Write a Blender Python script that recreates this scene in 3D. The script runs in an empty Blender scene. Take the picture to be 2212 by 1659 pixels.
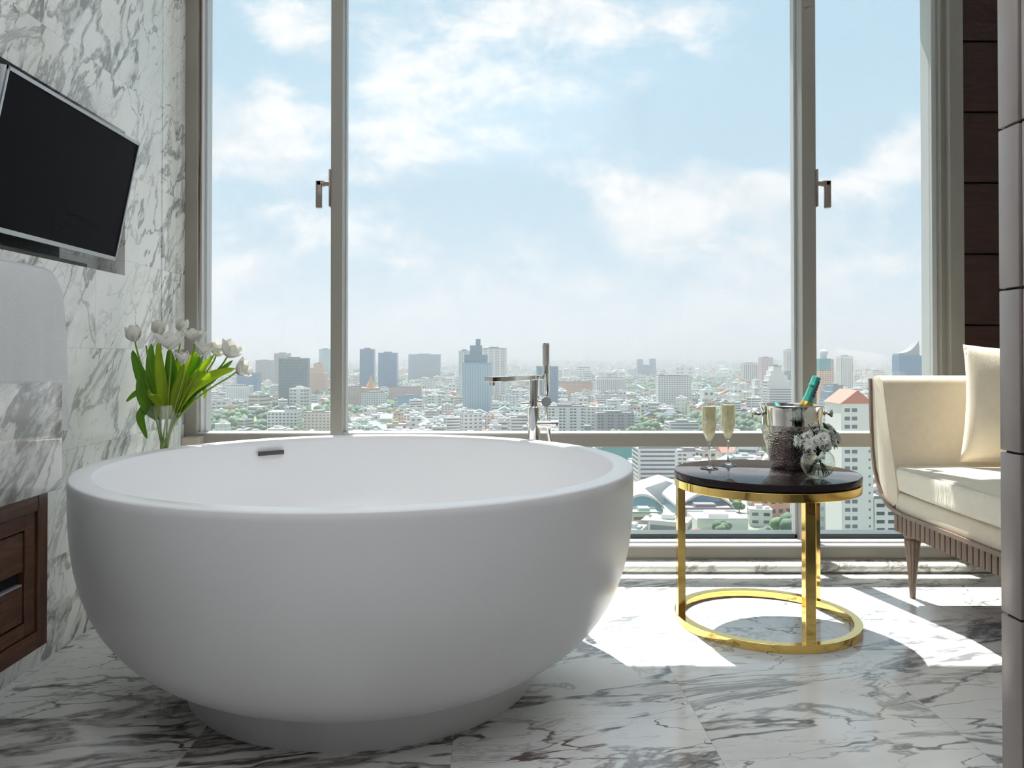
import bpy, bmesh, math, random
from mathutils import Vector, Matrix, noise
R=random.Random(7)
PI=math.pi
sc=bpy.context.scene
COL=sc.collection
rad=math.radians
# ------------------------------------------------------------------ camera
CZ=.9; F=1740.; PX,PY=1065.,747.; TH=rad(.6)
cam_d=bpy.data.cameras.new('camera'); cam=bpy.data.objects.new('camera',cam_d); COL.objects.link(cam)
cam.location=(0,0,CZ); cam.rotation_euler=(rad(90)+TH,0,0)
cam_d.sensor_width=36; cam_d.lens=F/2212*36
cam_d.shift_x=(1106-PX)/2212; cam_d.shift_y=(PY-829.5)/2212
cam_d.clip_start=.05; cam_d.clip_end=60000
sc.camera=cam
def W(px,py,Y):
    """point at distance Y seen at that place of the photograph (used to survey positions)"""
    cx=(px-PX)/F; cy=-(py-PY)/F
    dy=math.cos(TH)-math.sin(TH)*cy; dz=math.sin(TH)+math.cos(TH)*cy
    return Vector((cx/dy*Y, Y, CZ+dz/dy*Y))
# ------------------------------------------------------------------ mesh helpers
class MB:
    def __init__(s): s.v=[]; s.f=[]; s.m=[]
    def add(s,vs,fs,mi=0,M=None):
        b=len(s.v)
        for v in vs:
            v=Vector(v)
            s.v.append(M@v if M is not None else v)
        for f in fs: s.f.append(tuple(b+i for i in f)); s.m.append(mi)
    def box(s,x0,x1,y0,y1,z0,z1,mi=0,M=None,b=0):
        if b>0:
            bm=bmesh.new(); bmesh.ops.create_cube(bm,size=1)
            for v in bm.verts:
                v.co=Vector(((x0+x1)/2+v.co.x*(x1-x0),(y0+y1)/2+v.co.y*(y1-y0),(z0+z1)/2+v.co.z*(z1-z0)))
            bmesh.ops.bevel(bm,geom=bm.edges[:],offset=b,segments=2,profile=.5,affect='EDGES',clamp_overlap=True)
            bm.verts.index_update()
            s.add([v.co.copy() for v in bm.verts],[[v.index for v in f.verts] for f in bm.faces],mi,M); bm.free(); return
        vs=[(x,y,z) for z in (z0,z1) for y in (y0,y1) for x in (x0,x1)]
        s.add(vs,[(0,2,3,1),(4,5,7,6),(0,1,5,4),(1,3,7,5),(3,2,6,7),(2,0,4,6)],mi,M)
    def lathe(s,prof,n=48,mi=0,M=None,a0=0,a1=2*PI,closed=False):
        full=abs(a1-a0-2*PI)<1e-6
        k=n if full else n+1
        vs=[]
        for r,z in prof:
            for i in range(k):
                a=a0+(a1-a0)*i/n; vs.append((r*math.cos(a),r*math.sin(a),z))
        fs=[]; L=len(prof)
        for j in range(L if closed else L-1):
            j2=(j+1)%L
            for i in range(n):
                i2=(i+1)%k
                fs.append((j*k+i,j*k+i2,j2*k+i2,j2*k+i))
        s.add(vs,fs,mi,M)
        return s
    def tube(s,pts,r,n=12,mi=0,cap=True,closed=False,flat=None):
        pts=[Vector(p) for p in pts]; L=len(pts)
        rr=r if isinstance(r,(list,tuple)) else [r]*L
        vs=[]; up=None
        for i,p in enumerate(pts):
            if closed: t=pts[(i+1)%L]-pts[i-1]
            else: t=pts[min(i+1,L-1)]-pts[max(i-1,0)]
            t.normalize()
            if up is None:
                up=Vector((0,0,1)) if abs(t.z)<.9 else Vector((1,0,0))
            u=(up-t*up.dot(t)).normalized(); w=t.cross(u); up=u
            for k in range(n):
                a=2*PI*k/n; vs.append(p+(u*math.cos(a)+w*math.sin(a))*rr[i])
        fs=[]
        for i in range(L if closed else L-1):
            j=(i+1)%L
            for k in range(n):
                k2=(k+1)%n; fs.append((i*n+k,i*n+k2,j*n+k2,j*n+k))
        if cap and not closed:
            fs.append(tuple(range(n))[::-1]); fs.append(tuple((L-1)*n+k for k in range(n)))
        s.add(vs,fs,mi)
        return s
    def prism(s,poly,d0,d1,axis='x',mi=0,M=None):
        n=len(poly)
        def P(a,b,d):
            return {'x':(d,a,b),'y':(a,d,b),'z':(a,b,d)}[axis]
        vs=[P(a,b,d0) for a,b in poly]+[P(a,b,d1) for a,b in poly]
        fs=[tuple(range(n))[::-1],tuple(range(n,2*n))]+[(i,(i+1)%n,n+(i+1)%n,n+i) for i in range(n)]
        s.add(vs,fs,mi,M)
        return s
    def build(s,name,mats,parent=None,smooth=None,loc=None,fix=True):
        me=bpy.data.meshes.new(name)
        me.from_pydata([tuple(v) for v in s.v],[],s.f)
        if not isinstance(mats,(list,tuple)): mats=[mats]
        for m in mats: me.materials.append(m)
        me.polygons.foreach_set('material_index',s.m)
        me.validate()
        if fix:
            bm=bmesh.new(); bm.from_mesh(me); bmesh.ops.recalc_face_normals(bm,faces=bm.faces[:]); bm.to_mesh(me); bm.free()
        if smooth is not None:
            me.polygons.foreach_set('use_smooth',[True]*len(me.polygons))
            me.set_sharp_from_angle(angle=rad(smooth))
        me.update()
        o=bpy.data.objects.new(name,me); COL.objects.link(o)
        if parent is not None: o.parent=parent
        if loc is not None: o.location=loc
        return o
def tag(o,label=None,cat=None,group=None,kind=None):
    if label: o['label']=label
    if cat: o['category']=cat
    if group: o['group']=group
    if kind: o['kind']=kind
    return o
def thing(name,label,cat,loc=(0,0,0),rz=0,group=None,kind=None):
    o=bpy.data.objects.new(name,None); COL.objects.link(o)
    o.location=loc; o.rotation_euler=(0,0,rz); o.empty_display_size=.05
    return tag(o,label,cat,group,kind)
KIDS={}
def copy_tree(o,parent=None):
    c=o.copy(); COL.objects.link(c); c.parent=parent
    for ch in [x for x in COL.objects if x.parent==o]: copy_tree(ch,c)
    return c
# ------------------------------------------------------------------ node helpers
class NT:
    def __init__(s,tree): s.t=tree; s.N=tree.nodes; s.L=tree.links
    def put(s,sock,v):
        if v is None: return
        if hasattr(v,'is_output') or isinstance(v,bpy.types.NodeSocket): s.L.new(v,sock)
        else:
            if isinstance(v,(tuple,list)) and len(v)==3 and sock.type=='RGBA': v=(*v,1)
            sock.default_value=v
    def n(s,t,ins=None,**p):
        nd=s.N.new(t)
        for k,v in p.items(): setattr(nd,k,v)
        for k,v in (ins or {}).items(): s.put(nd.inputs[k],v)
        return nd
    def m(s,op,a,b=0.,c=None,clamp=False):
        nd=s.N.new('ShaderNodeMath'); nd.operation=op; nd.use_clamp=clamp
        s.put(nd.inputs[0],a); s.put(nd.inputs[1],b)
        if c is not None: s.put(nd.inputs[2],c)
        return nd.outputs[0]
    def vm(s,op,a,b=None,sc_=None):
        nd=s.N.new('ShaderNodeVectorMath'); nd.operation=op
        s.put(nd.inputs[0],a)
        if b is not None: s.put(nd.inputs[1],b)
        if sc_ is not None: s.put(nd.inputs['Scale'],sc_)
        return nd.outputs[0]
    def noise(s,vec,scale,detail=4,rough=.5,dist=0,out=0,w=None):
        nd=s.N.new('ShaderNodeTexNoise')
        s.put(nd.inputs['Vector'],vec); s.put(nd.inputs['Scale'],scale); nd.inputs['Detail'].default_value=detail
        nd.inputs['Roughness'].default_value=rough; nd.inputs['Distortion'].default_value=dist
        return nd.outputs[out]
    def ss(s,x,a,b,lo=0.,hi=1.):
        nd=s.N.new('ShaderNodeMapRange'); nd.interpolation_type='SMOOTHSTEP'
        s.put(nd.inputs[0],x); s.put(nd.inputs[1],a); s.put(nd.inputs[2],b); s.put(nd.inputs[3],lo); s.put(nd.inputs[4],hi)
        return nd.outputs[0]
    def mix(s,f,a,b,mode='MIX'):
        nd=s.N.new('ShaderNodeMix'); nd.data_type='RGBA'; nd.blend_type=mode
        s.put(nd.inputs[0],f); s.put(nd.inputs[6],a); s.put(nd.inputs[7],b)
        return nd.outputs[2]
    def ramp(s,f,stops):
        nd=s.N.new('ShaderNodeValToRGB'); s.put(nd.inputs[0],f)
        e=nd.color_ramp.elements
        while len(e)>2: e.remove(e[-1])
        for i,(p,c) in enumerate(stops):
            if i>=len(e): e.new(p)
            e[i].position=p; e[i].color=(*c,1)
        return nd.outputs[0]
def lin(r,g,b):
    return tuple((x/255/12.92 if x<=10 else ((x/255+.055)/1.055)**2.4) for x in (r,g,b))
def newmat(name):
    m=bpy.data.materials.new(name); m.use_nodes=True; nt=NT(m.node_tree)
    for x in list(nt.N): nt.N.remove(x)
    out=nt.N.new('ShaderNodeOutputMaterial'); return m,nt,out
def pbr(name,col=(.8,.8,.8),rough=.5,metal=0,bump=None,spec=.5,coat=0,**kw):
    """bump: (scale vec or float, strength, distance, coord)"""
    m,nt,out=newmat(name)
    p=nt.n('ShaderNodeBsdfPrincipled',{'Base Color':col,'Roughness':rough,'Metallic':metal,'Specular IOR Level':spec,'Coat Weight':coat})
    tc=nt.N.new('ShaderNodeTexCoord').outputs['Object']
    # a little variation so nothing is perfectly flat
    var=kw.get('var',.04)
    if var and not isinstance(col,bpy.types.NodeSocket):
        f=nt.noise(tc,kw.get('vs',9),4)
        c2=tuple(max(0,c*(1-var*2)) for c in col[:3])
        nt.put(p.inputs['Base Color'],nt.mix(f,col,c2))
    if bump:
        sc_,st,di=bump
        v=nt.vm('MULTIPLY',tc,sc_) if isinstance(sc_,tuple) else nt.vm('SCALE',tc,sc_=float(sc_))
        h=nt.noise(v,1,5,.6)
        b=nt.n('ShaderNodeBump',{'Height':h,'Strength':st,'Distance':di}); nt.L.new(b.outputs[0],p.inputs['Normal'])
    for k,v in kw.items():
        if k not in('var','vs'): nt.put(p.inputs[k],v)
    nt.L.new(p.outputs[0],out.inputs[0])
    return m
def marble(name,plane='xy',ang=0.,tile=(.6,1.2),off=(0,0),stagger=0.,elong=3.,rough=.12,base=(.80,.80,.78),spots=(),vein=(.22,.225,.225),scale=1.,amount=1.,joint=.0012,seed=0.,jcol=(.45,.45,.43)):
    m,nt,out=newmat(name)
    pos=nt.N.new('ShaderNodeNewGeometry').outputs['Position']
    sp=nt.n('ShaderNodeSeparateXYZ',{0:pos})
    a,b,c={'xy':(0,1,2),'yz':(1,2,0),'xz':(0,2,1)}[plane]
    x,y,zz=sp.outputs[a],sp.outputs[b],sp.outputs[c]
    ty=nt.m('DIVIDE',nt.m('SUBTRACT',y,off[1]),tile[1]); row=nt.m('FLOOR',ty)
    tx=nt.m('DIVIDE',nt.m('SUBTRACT',x,off[0]),tile[0])
    tx=nt.m('ADD',tx,nt.m('MULTIPLY',row,stagger)); colm=nt.m('FLOOR',tx)
    fx=nt.m('SUBTRACT',tx,colm); fy=nt.m('SUBTRACT',ty,row)
    ex=nt.m('MULTIPLY',nt.m('MINIMUM',fx,nt.m('SUBTRACT',1.,fx)),tile[0]); ey=nt.m('MULTIPLY',nt.m('MINIMUM',fy,nt.m('SUBTRACT',1.,fy)),tile[1])
    jd=nt.m('MINIMUM',ex,ey); jm=nt.ss(jd,joint*.4,joint,1.,0.)
    cid=nt.n('ShaderNodeCombineXYZ',{0:colm,1:row,2:seed})
    wn=nt.n('ShaderNodeTexWhiteNoise',{'Vector':cid.outputs[0]},noise_dimensions='3D')
    rnd=wn.outputs['Color']; rv=wn.outputs['Value']
    p=nt.n('ShaderNodeCombineXYZ',{0:x,1:y,2:nt.m('MULTIPLY',zz,1.)}).outputs[0]
    p=nt.vm('ADD',p,nt.vm('SCALE',rnd,sc_=7.))
    rot=nt.n('ShaderNodeVectorRotate',{'Vector':p,'Angle':ang},rotation_type='Z_AXIS').outputs[0]
    rot2=nt.vm('MULTIPLY',rot,(scale,scale*elong,scale*elong*.6))
    warp=nt.vm('SCALE',nt.vm('SUBTRACT',nt.noise(rot2,1.1,5,.55,out=1),(.5,.5,.5)),sc_=1.9)
    w1=nt.vm('ADD',rot2,warp)
    v1=nt.n('ShaderNodeTexVoronoi',{'Vector':w1,'Scale':2.6},feature='DISTANCE_TO_EDGE').outputs['Distance']
    thn=nt.noise(rot2,.75,3,.6)
    th=nt.m('MULTIPLY',nt.m('POWER',nt.ss(thn,.36,.70),1.8),.30*amount)
    if spots:
        tot=None
        for sx,sy,r,k in spots:
            d=nt.vm('DISTANCE',nt.n('ShaderNodeCombineXYZ',{0:x,1:y}).outputs[0],(sx,sy,0))
            nd=nt.N[-1]; d=nd.outputs['Value']
            g=nt.m('MULTIPLY',nt.ss(d,0.,r,1.,0.),k)
            tot=g if tot is None else nt.m('ADD',tot,g)
        th=nt.m('ADD',th,nt.m('MULTIPLY',tot,nt.ss(nt.noise(rot2,1.3,4,.6),.42,.62)))
    th=nt.m('ADD',th,.004)
    e1=nt.ss(v1,nt.m('MULTIPLY',th,.35),th,1.,0.)
    br=nt.ss(nt.noise(w1,6.5,5,.7),.36,.60)
    e1=nt.m('MULTIPLY',e1,nt.m('ADD',.18,nt.m('MULTIPLY',br,.82)))
    rz=nt.vm('ADD',rot2,(4.,2.,7.))
    na=nt.noise(rz,1.5,7,.62,.9); ra=nt.m('ABSOLUTE',nt.m('SUBTRACT',na,.5))
    mod=nt.ss(nt.noise(rot2,.9,3,.5),.38,.66)
    e2=nt.m('MULTIPLY',nt.ss(ra,.0,nt.m('ADD',.008,nt.m('MULTIPLY',mod,.030)),1.,0.),nt.m('ADD',.25,nt.m('MULTIPLY',mod,.75)))
    nb=nt.noise(nt.vm('ADD',rot2,(9.,1.,3.)),3.6,6,.6,.7); rb_=nt.m('ABSOLUTE',nt.m('SUBTRACT',nb,.5))
    e3=nt.m('MULTIPLY',nt.ss(rb_,.0,.022,1.,0.),nt.ss(nt.noise(rot2,1.4,3),.46,.68))
    cl=nt.m('MULTIPLY',nt.ss(nt.noise(rot2,1.7,7,.68,.5),.46,.74),nt.ss(nt.noise(rot2,.7,2),.40,.62))
    e2=nt.m('MAXIMUM',nt.m('MULTIPLY',e2,1.1),nt.m('MULTIPLY',e3,.7))
    f=nt.m('MAXIMUM',nt.m('MULTIPLY',e1,.92),nt.m('MULTIPLY',e2,.78*min(1,amount+.2)))
    f=nt.m('MAXIMUM',f,nt.m('MULTIPLY',cl,.50*amount),clamp=True)
    vc=vein
    if spots and len(spots)>0:
        # warm brown veins in the slabs at the front left, cool grey elsewhere
        g=nt.m('MULTIPLY',nt.ss(x,.2,.75,1.,0.),nt.ss(y,1.9,2.6,1.,0.))
        vc=nt.mix(g,nt.mix(nt.noise(p,2.,2),vein,lin(96,104,114)),lin(74,50,42))
    else:
        vc=nt.mix(nt.noise(p,1.5,2),vein,lin(140,138,128))
    warm=nt.mix(nt.noise(p,1.1,3),base,tuple(k*.93 for k in base[:2])+(base[2]*.88,))
    col=nt.mix(f,warm,vc)
    col=nt.mix(nt.m('MULTIPLY',jm,.65),col,jcol)
    bs=nt.n('ShaderNodeBsdfPrincipled',{'Base Color':col,'Roughness':rough,'Specular IOR Level':.45})
    nt.L.new(bs.outputs[0],out.inputs[0])
    return m
def wood(name,c1,c2,along='x',scale=1.,rough=.45):
    m,nt,out=newmat(name)
    pos=nt.N.new('ShaderNodeNewGeometry').outputs['Position']
    oi=nt.N.new('ShaderNodeObjectInfo').outputs['Random']
    st={'x':(1.2,14,14),'y':(14,1.2,14),'z':(14,14,1.2)}[along]
    v=nt.vm('MULTIPLY',pos,tuple(s*scale for s in st))
    wv=nt.vm('ADD',v,nt.vm('SCALE',nt.noise(v,.35,3,out=1),sc_=3.))
    n1=nt.noise(wv,1.1,6,.65); ring=nt.m('ABSOLUTE',nt.m('SINE',nt.m('MULTIPLY',n1,26.)))
    f=nt.m('ADD',nt.m('MULTIPLY',n1,.6),nt.m('MULTIPLY',ring,.4))
    col=nt.mix(f,c1,c2)
    bs=nt.n('ShaderNodeBsdfPrincipled',{'Base Color':col,'Roughness':rough})
    b=nt.n('ShaderNodeBump',{'Height':f,'Strength':.15,'Distance':.002}); nt.L.new(b.outputs[0],bs.inputs['Normal'])
    nt.L.new(bs.outputs[0],out.inputs[0]); return m
def thin_glass(name,tint=(.97,.985,.98),ior=1.45,extra=0.,rough=0.):
    m,nt,out=newmat(name)
    g_=nt.N.new('ShaderNodeNewGeometry'); dn=nt.N.new('ShaderNodeVectorMath'); dn.operation='DOT_PRODUCT'
    nt.L.new(g_.outputs['Normal'],dn.inputs[0]); nt.L.new(g_.outputs['Incoming'],dn.inputs[1])
    cs=nt.m('ABSOLUTE',dn.outputs['Value']); f0=((ior-1)/(ior+1))**2
    f=nt.m('ADD',nt.m('MULTIPLY',nt.m('POWER',nt.m('SUBTRACT',1.,cs,clamp=True),5.),1-f0),f0+extra,clamp=True)
    t=nt.n('ShaderNodeBsdfTransparent',{'Color':tint}); g=nt.n('ShaderNodeBsdfGlossy',{'Roughness':rough,'Color':(1,1,1)})
    mx=nt.n('ShaderNodeMixShader',{0:f,1:t.outputs[0],2:g.outputs[0]})
    nt.L.new(mx.outputs[0],out.inputs[0]); return m
def leafy(name,col,trans=.4,rough=.4,c2=None):
    m,nt,out=newmat(name)
    tc=nt.N.new('ShaderNodeTexCoord').outputs['Object']
    f=nt.noise(tc,18,4); cc=nt.mix(f,col,c2 or tuple(c*.75 for c in col))
    p=nt.n('ShaderNodeBsdfPrincipled',{'Base Color':cc,'Roughness':rough})
    t=nt.n('ShaderNodeBsdfTranslucent',{'Color':cc})
    mx=nt.n('ShaderNodeMixShader',{0:trans,1:p.outputs[0],2:t.outputs[0]})
    nt.L.new(mx.outputs[0],out.inputs[0]); return m
M={}
M['floor']=marble('floor_marble','xy',rad(-14),(.6,1.2),(.507,.80),0,3.2,.13,base=(.86,.86,.85),scale=.75,spots=((-.75,1.80,.55,.24),(-.1,1.72,.75,.30),(.15,1.62,.45,.2),(1.25,1.85,.42,.22),(1.0,1.75,.35,.16),(1.6,2.75,.40,.14),(.35,2.05,.3,.05)),vein=lin(124,127,127),amount=.72,seed=3.)
M['wall']=marble('wall_marble','yz',rad(-52),(.63,.316),(2.674,.92),.5,2.6,.16,base=(.82,.82,.815),scale=1.0,vein=lin(128,132,134),amount=.68,seed=5.)
M['vanity_marble']=marble('counter_marble','yz',rad(-38),(3.,3.),(-1,-1.5),0,2.6,.06,scale=1.5,vein=lin(95,92,92),amount=1.25,seed=11.,joint=.0002)
M['curb']=marble('curb_marble','xz',rad(-25),(.9,2),(.2,-1),0,2.5,.12,scale=1.6,vein=lin(120,116,108),amount=.8,seed=2.)
M['tub']=pbr('solid_surface_white',(.82,.825,.835),.30,var=.005)
M['chrome']=pbr('chrome',(.86,.85,.84),.05,1,var=.02)
M['knurl']=pbr('knurled_chrome',(.6,.58,.56),.32,1,bump=(700,.5,.001))
M['dark_metal']=pbr('dark_slot',(.12,.11,.11),.3,.8)
M['gold']=pbr('polished_gold',(.90,.62,.20),.09,1,var=.03,bump=(14,.05,.004))
M['tabletop']=pbr('brown_black_glass',(.030,.022,.023),.03,0,spec=.12)
M['frame']=pbr('window_frame_grey',lin(146,142,134),.38,.15,var=.01)
M['frame_lit']=pbr('window_frame_light',lin(196,198,198),.35,.1,var=.01)  # paler copy of the frame grey: light on sides, lip and sill painted in
M['gasket']=pbr('gasket_dark',lin(60,72,74),.4)
M['handle']=pbr('handle_bronze',lin(150,135,128),.35,.5)
M['glass']=thin_glass('window_glass',(.99,.99,.99),1.33)
M['clear']=thin_glass('clear_glass',(.965,.975,.97),1.48,.02)
M['cglass']=pbr('solid_glass',(1,1,1),0,var=0,**{'Transmission Weight':1.,'IOR':1.45})
M['water']=thin_glass('water',(.93,.95,.90),1.33,.02)
M['champagne']=pbr('champagne_wine',(.97,.80,.50),.05,var=0,**{'Transmission Weight':.80,'IOR':1.1})
M['dwood']=wood('dark_walnut',lin(70,40,28),lin(34,18,14),'x',1.,.42)
M['vwood']=wood('vanity_walnut',lin(108,74,52),lin(54,33,25),'y',1.,.33)
M['vwood_z']=wood('vanity_walnut_upright',lin(108,74,52),lin(54,33,25),'z',1.,.33)
M['panel']=pbr('brushed_taupe',lin(160,150,146),.33,.25,bump=((4,4,260),.25,.001),var=.08)
M['gap']=pbr('shadow_gap_black',(.01,.008,.008),.7)
M['fabric']=pbr('cream_fabric',lin(226,214,190),.85,bump=((260,260,40),.5,.002),var=.06,vs=40,**{'Sheen Weight':.3})
M['fabric2']=pbr('cream_silk',lin(232,224,204),.55,bump=((90,26,8),.9,.006),var=.06,vs=30,**{'Sheen Weight':.4})
M['swood']=wood('limed_oak',lin(152,132,116),lin(116,98,86),'y',1.3,.4)
M['swood_z']=wood('limed_oak_upright',lin(146,124,108),lin(104,84,72),'z',1.3,.4)
M['towel']=pbr('white_terry',(.86,.86,.87),.95,bump=(330,1.,.006),var=.03,**{'Sheen Weight':.5})
M['silver']=pbr('silver_bezel',lin(176,178,184),.3,.6)
M['screen']=pbr('tv_screen',(.004,.004,.006),.4,spec=.04,var=0)
M['black']=pbr('black_plastic',(.008,.008,.008),.5)
M['copper']=pbr('brown_cord',lin(112,66,48),.5)
M['beige']=pbr('beige_metal',lin(176,166,152),.4)
M['foil']=pbr('teal_foil',lin(84,190,170),.28,.35,bump=(120,.4,.002),var=.12,vs=60)
M['goldfoil']=pbr('gold_foil',(.80,.52,.12),.25,.8)
M['bottle']=pbr('dark_green_glass',(.01,.03,.012),.06,spec=.7)
M['navy']=pbr('navy_label',lin(62,70,104),.5)
M['pink']=pbr('pale_pink_print',lin(214,190,200),.5)
M['petal']=leafy('white_petal',(.93,.925,.89),.45,.5,(.86,.85,.78))
M['daisy']=leafy('daisy_petal',(.95,.95,.92),.3,.5,(.92,.92,.88))
M['dcenter']=pbr('daisy_centre',lin(190,196,96),.7,var=.1,vs=80)
M['leaf']=leafy('tulip_leaf',lin(150,194,62),.6,.38,lin(112,164,60))
M['leaf_y']=leafy('tulip_leaf_light',lin(214,226,70),.6,.38,lin(170,200,62))
M['stem']=leafy('tulip_stem',lin(158,182,72),.3,.4,lin(130,160,60))
M['dleaf']=leafy('daisy_leaf',lin(62,92,40),.25,.5)
M['bucket']=pbr('polished_steel',(.80,.78,.75),.06,1,var=.03)
M['wallpaint']=pbr('white_paint',(.70,.71,.73),.6)
def hammered():
    m,nt,out=newmat('hammered_steel')
    tc=nt.N.new('ShaderNodeTexCoord').outputs['Object']
    v=nt.n('ShaderNodeTexVoronoi',{'Vector':nt.vm('MULTIPLY',tc,(1,1,.8)),'Scale':230.}).outputs['Distance']
    n_=nt.noise(tc,60,4)
    h=nt.m('ADD',v,nt.m('MULTIPLY',n_,.6))
    p=nt.n('ShaderNodeBsdfPrincipled',{'Base Color':nt.mix(nt.ss(n_,.4,.65),(.66,.62,.58),(.44,.40,.37)),'Roughness':.16,'Metallic':1.})
    b=nt.n('ShaderNodeBump',{'Height':h,'Strength':.45,'Distance':.0025}); nt.L.new(b.outputs[0],p.inputs['Normal'])
    nt.L.new(p.outputs[0],out.inputs[0]); return m
M['hammered']=hammered()

# ================================================================== ROOM SHELL
S='structure'
fl=MB(); fl.box(-2.2,3.,-3.2,3.42,-.12,0); tag(fl.build('floor',M['floor']),'white marble floor in large slabs with grey and brown veins','floor',kind=S)
ce=MB(); ce.box(-2.2,3.,-3.2,3.42,2.75,2.87); tag(ce.build('ceiling',M['wallpaint']),'plain pale ceiling above the bathroom','ceiling',kind=S)
NY0,NY1,NZ0,NZ1=1.55,2.885,1.182,1.698   # recess for the television
wl=MB(); X=-1.32
wl.box(X-.12,X,-3.2,NY0,0,2.75); wl.box(X-.12,X,NY1,3.42,0,2.75); wl.box(X-.12,X,NY0,NY1,0,NZ0); wl.box(X-.12,X,NY0,NY1,NZ1,2.75); wl.box(X-.2,X-.098,NY0-.1,NY1+.1,NZ0-.1,NZ1+.1)
tag(wl.build('wall_left',M['wall']),'white marble slab wall with diagonal grey veins behind the television','wall',kind=S)
# shallow upright marble pilaster strips beside the window
for a,b,dx,l in ((3.205,3.222,.003,'thin upright marble fillet on the left wall'),(3.352,3.42,.010,'narrow marble strip beside the window frame')):
    t=MB(); t.box(X,X+dx,a,b,0,2.75); tag(t.build('trim_1' if a<3.3 else 'trim_2',M['wall']),l,'trim',kind=S)
wr=MB(); wr.box(2.45,2.57,-3.2,3.42,0,2.75); tag(wr.build('wall_right',M['wallpaint']),'pale side wall behind the sofa','wall',kind=S)
wb=MB(); wb.box(-2.2,3.,-3.3,-3.2,0,2.87); tag(wb.build('wall_back',M['wallpaint']),'plain wall behind the viewer','wall',kind=S)
ww=MB(); ww.box(2.0,2.6,3.435,3.60,0,2.75,mi=1)
z=.116-.3025
while z<2.75:
    ww.box(2.002,2.6,3.42,3.437,max(z+.004,0),min(z+.2985,2.75),b=.003); z+=.3025
tag(ww.build('wall_front',[M['dwood'],M['gap']]),'dark walnut plank wall to the right of the window','wall',kind=S)
# --- window wall -------------------------------------------------
YF,YG=3.42,3.502
t=MB(); t.box(-1.44,2.6,YF,3.75,2.62,2.95); t.box(-1.9,-1.32,YF,3.75,-.12,2.95); t.box(2.0,3.,3.60,3.75,-.12,2.95); t.box(-1.9,3.,3.6,3.75,-.5,.03)
tag(t.build('trim_3',M['frame']),'grey outer surround of the tall window','trim',kind=S)
def framebar(name,boxes,label,m=('frame',)):
    t=MB()
    for bx in boxes: t.box(*bx[:6],mi=bx[6] if len(bx)>6 else 0,b=.0015)
    return tag(t.build(name,[M['frame'],M['frame_lit'],M['gasket']]),label,'trim',kind=S)
framebar('trim_4',[(-1.31,-1.258,YF,3.60,.03,2.63),(-1.262,-1.252,3.46,3.58,.03,2.63,1),(-1.256,-1.244,3.50,3.56,.11,2.63,1)],'grey left jamb of the window beside the marble wall')
framebar('trim_5',[(1.945,2.004,YF,3.60,.03,2.63),(1.925,1.948,3.455,3.58,.03,2.63),(1.905,1.930,3.49,3.58,.03,2.63,1)],'stepped grey right jamb of the window beside the dark wood')
framebar('trim_6',[(-.690,-.641,YF,3.515,.09,2.63),(-.687,-.636,3.495,3.535,.09,2.63,1)],'left grey mullion of the window')
framebar('trim_7',[(1.315,1.374,YF,3.515,.09,2.63),(1.307,1.370,3.495,3.535,.09,2.63,1)],'right grey mullion of the window')
framebar('trim_8',[(-1.26,-.69,YF+.001,3.518,.507,.561),(-1.26,-.69,YF+.004,3.518,.561,.566,1),(-.641,1.315,YF+.001,3.518,.507,.561),(-.641,1.315,YF+.004,3.518,.561,.566,1),(1.374,1.945,YF+.001,3.518,.507,.561),(1.374,1.945,YF+.004,3.518,.561,.566,1)],'horizontal grey transom bar of the window')
framebar('trim_9',[(-1.31,2.004,3.40,3.60,.036,.088),(-1.31,2.004,3.395,3.60,.088,.096,1),(-1.31,2.004,3.44,3.60,.096,.103,1),(-1.26,1.95,3.495,3.58,.103,.122,2)],'grey bottom rail of the window above the marble kerb')
cu=MB(); pr=[(3.42,0),(3.42,.036),(3.335,.036)]+[(3.328-.018*math.sin(a),.018+.018*math.cos(a)) for a in [PI*k/10 for k in range(11)]]
cu.prism([(y,z) for y,z in pr],-1.32,2.45,'x'); tag(cu.build('trim_10',M['curb'],smooth=40),'rounded marble kerb along the foot of the window','trim',kind=S)
def window(n,x0,x1,label,handle=None):
    w=thing('window_%d'%n,label,'window',((x0+x1)/2,YG,.1),kind=S)
    ox,oz=-(x0+x1)/2,-.1
    for a,b,nm in ((.566,2.62,'upper_pane'),(.12,.507,'lower_pane')):
        g=MB(); g.box(x0+ox,x1+ox,.004,.011,a+oz,b+oz); g.build(nm,M['glass'],w)
    if handle:
        hx,s=handle   # x of the mullion side face, direction of the lever
        h=MB(); zz=1.615+oz; y=-.075
        h.box(min(hx,hx+s*.008)+ox,max(hx,hx+s*.008)+ox,y-.016,y+.016,zz-.088,zz+.072,b=.003)
        p=h.build('handle_plate',M['handle'],w,smooth=35)
        l=MB(); l.tube([(hx+ox+s*.006,y,zz+.012),(hx+ox+s*.03,y,zz+.012)],.0105,14)
        l.box(min(hx+s*.026,hx+s*.062)+ox,max(hx+s*.026,hx+s*.062)+ox,y-.013,y+.013,zz+.001,zz+.024,b=.004)
        l.box(min(hx+s*.040,hx+s*.064)+ox,max(hx+s*.040,hx+s*.064)+ox,y-.013,y+.013,zz-.092,zz+.024,b=.004)
        l.build('handle_lever',M['handle'],p,smooth=35)
window(1,-1.25,-.69,'tall narrow window pane at the left, beside the marble wall',(-.69,-1))
window(2,-.636,1.307,'widest middle window pane behind the bathtub')
window(3,1.374,1.905,'tall window pane at the right, behind the sofa',(1.374,1))
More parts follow.
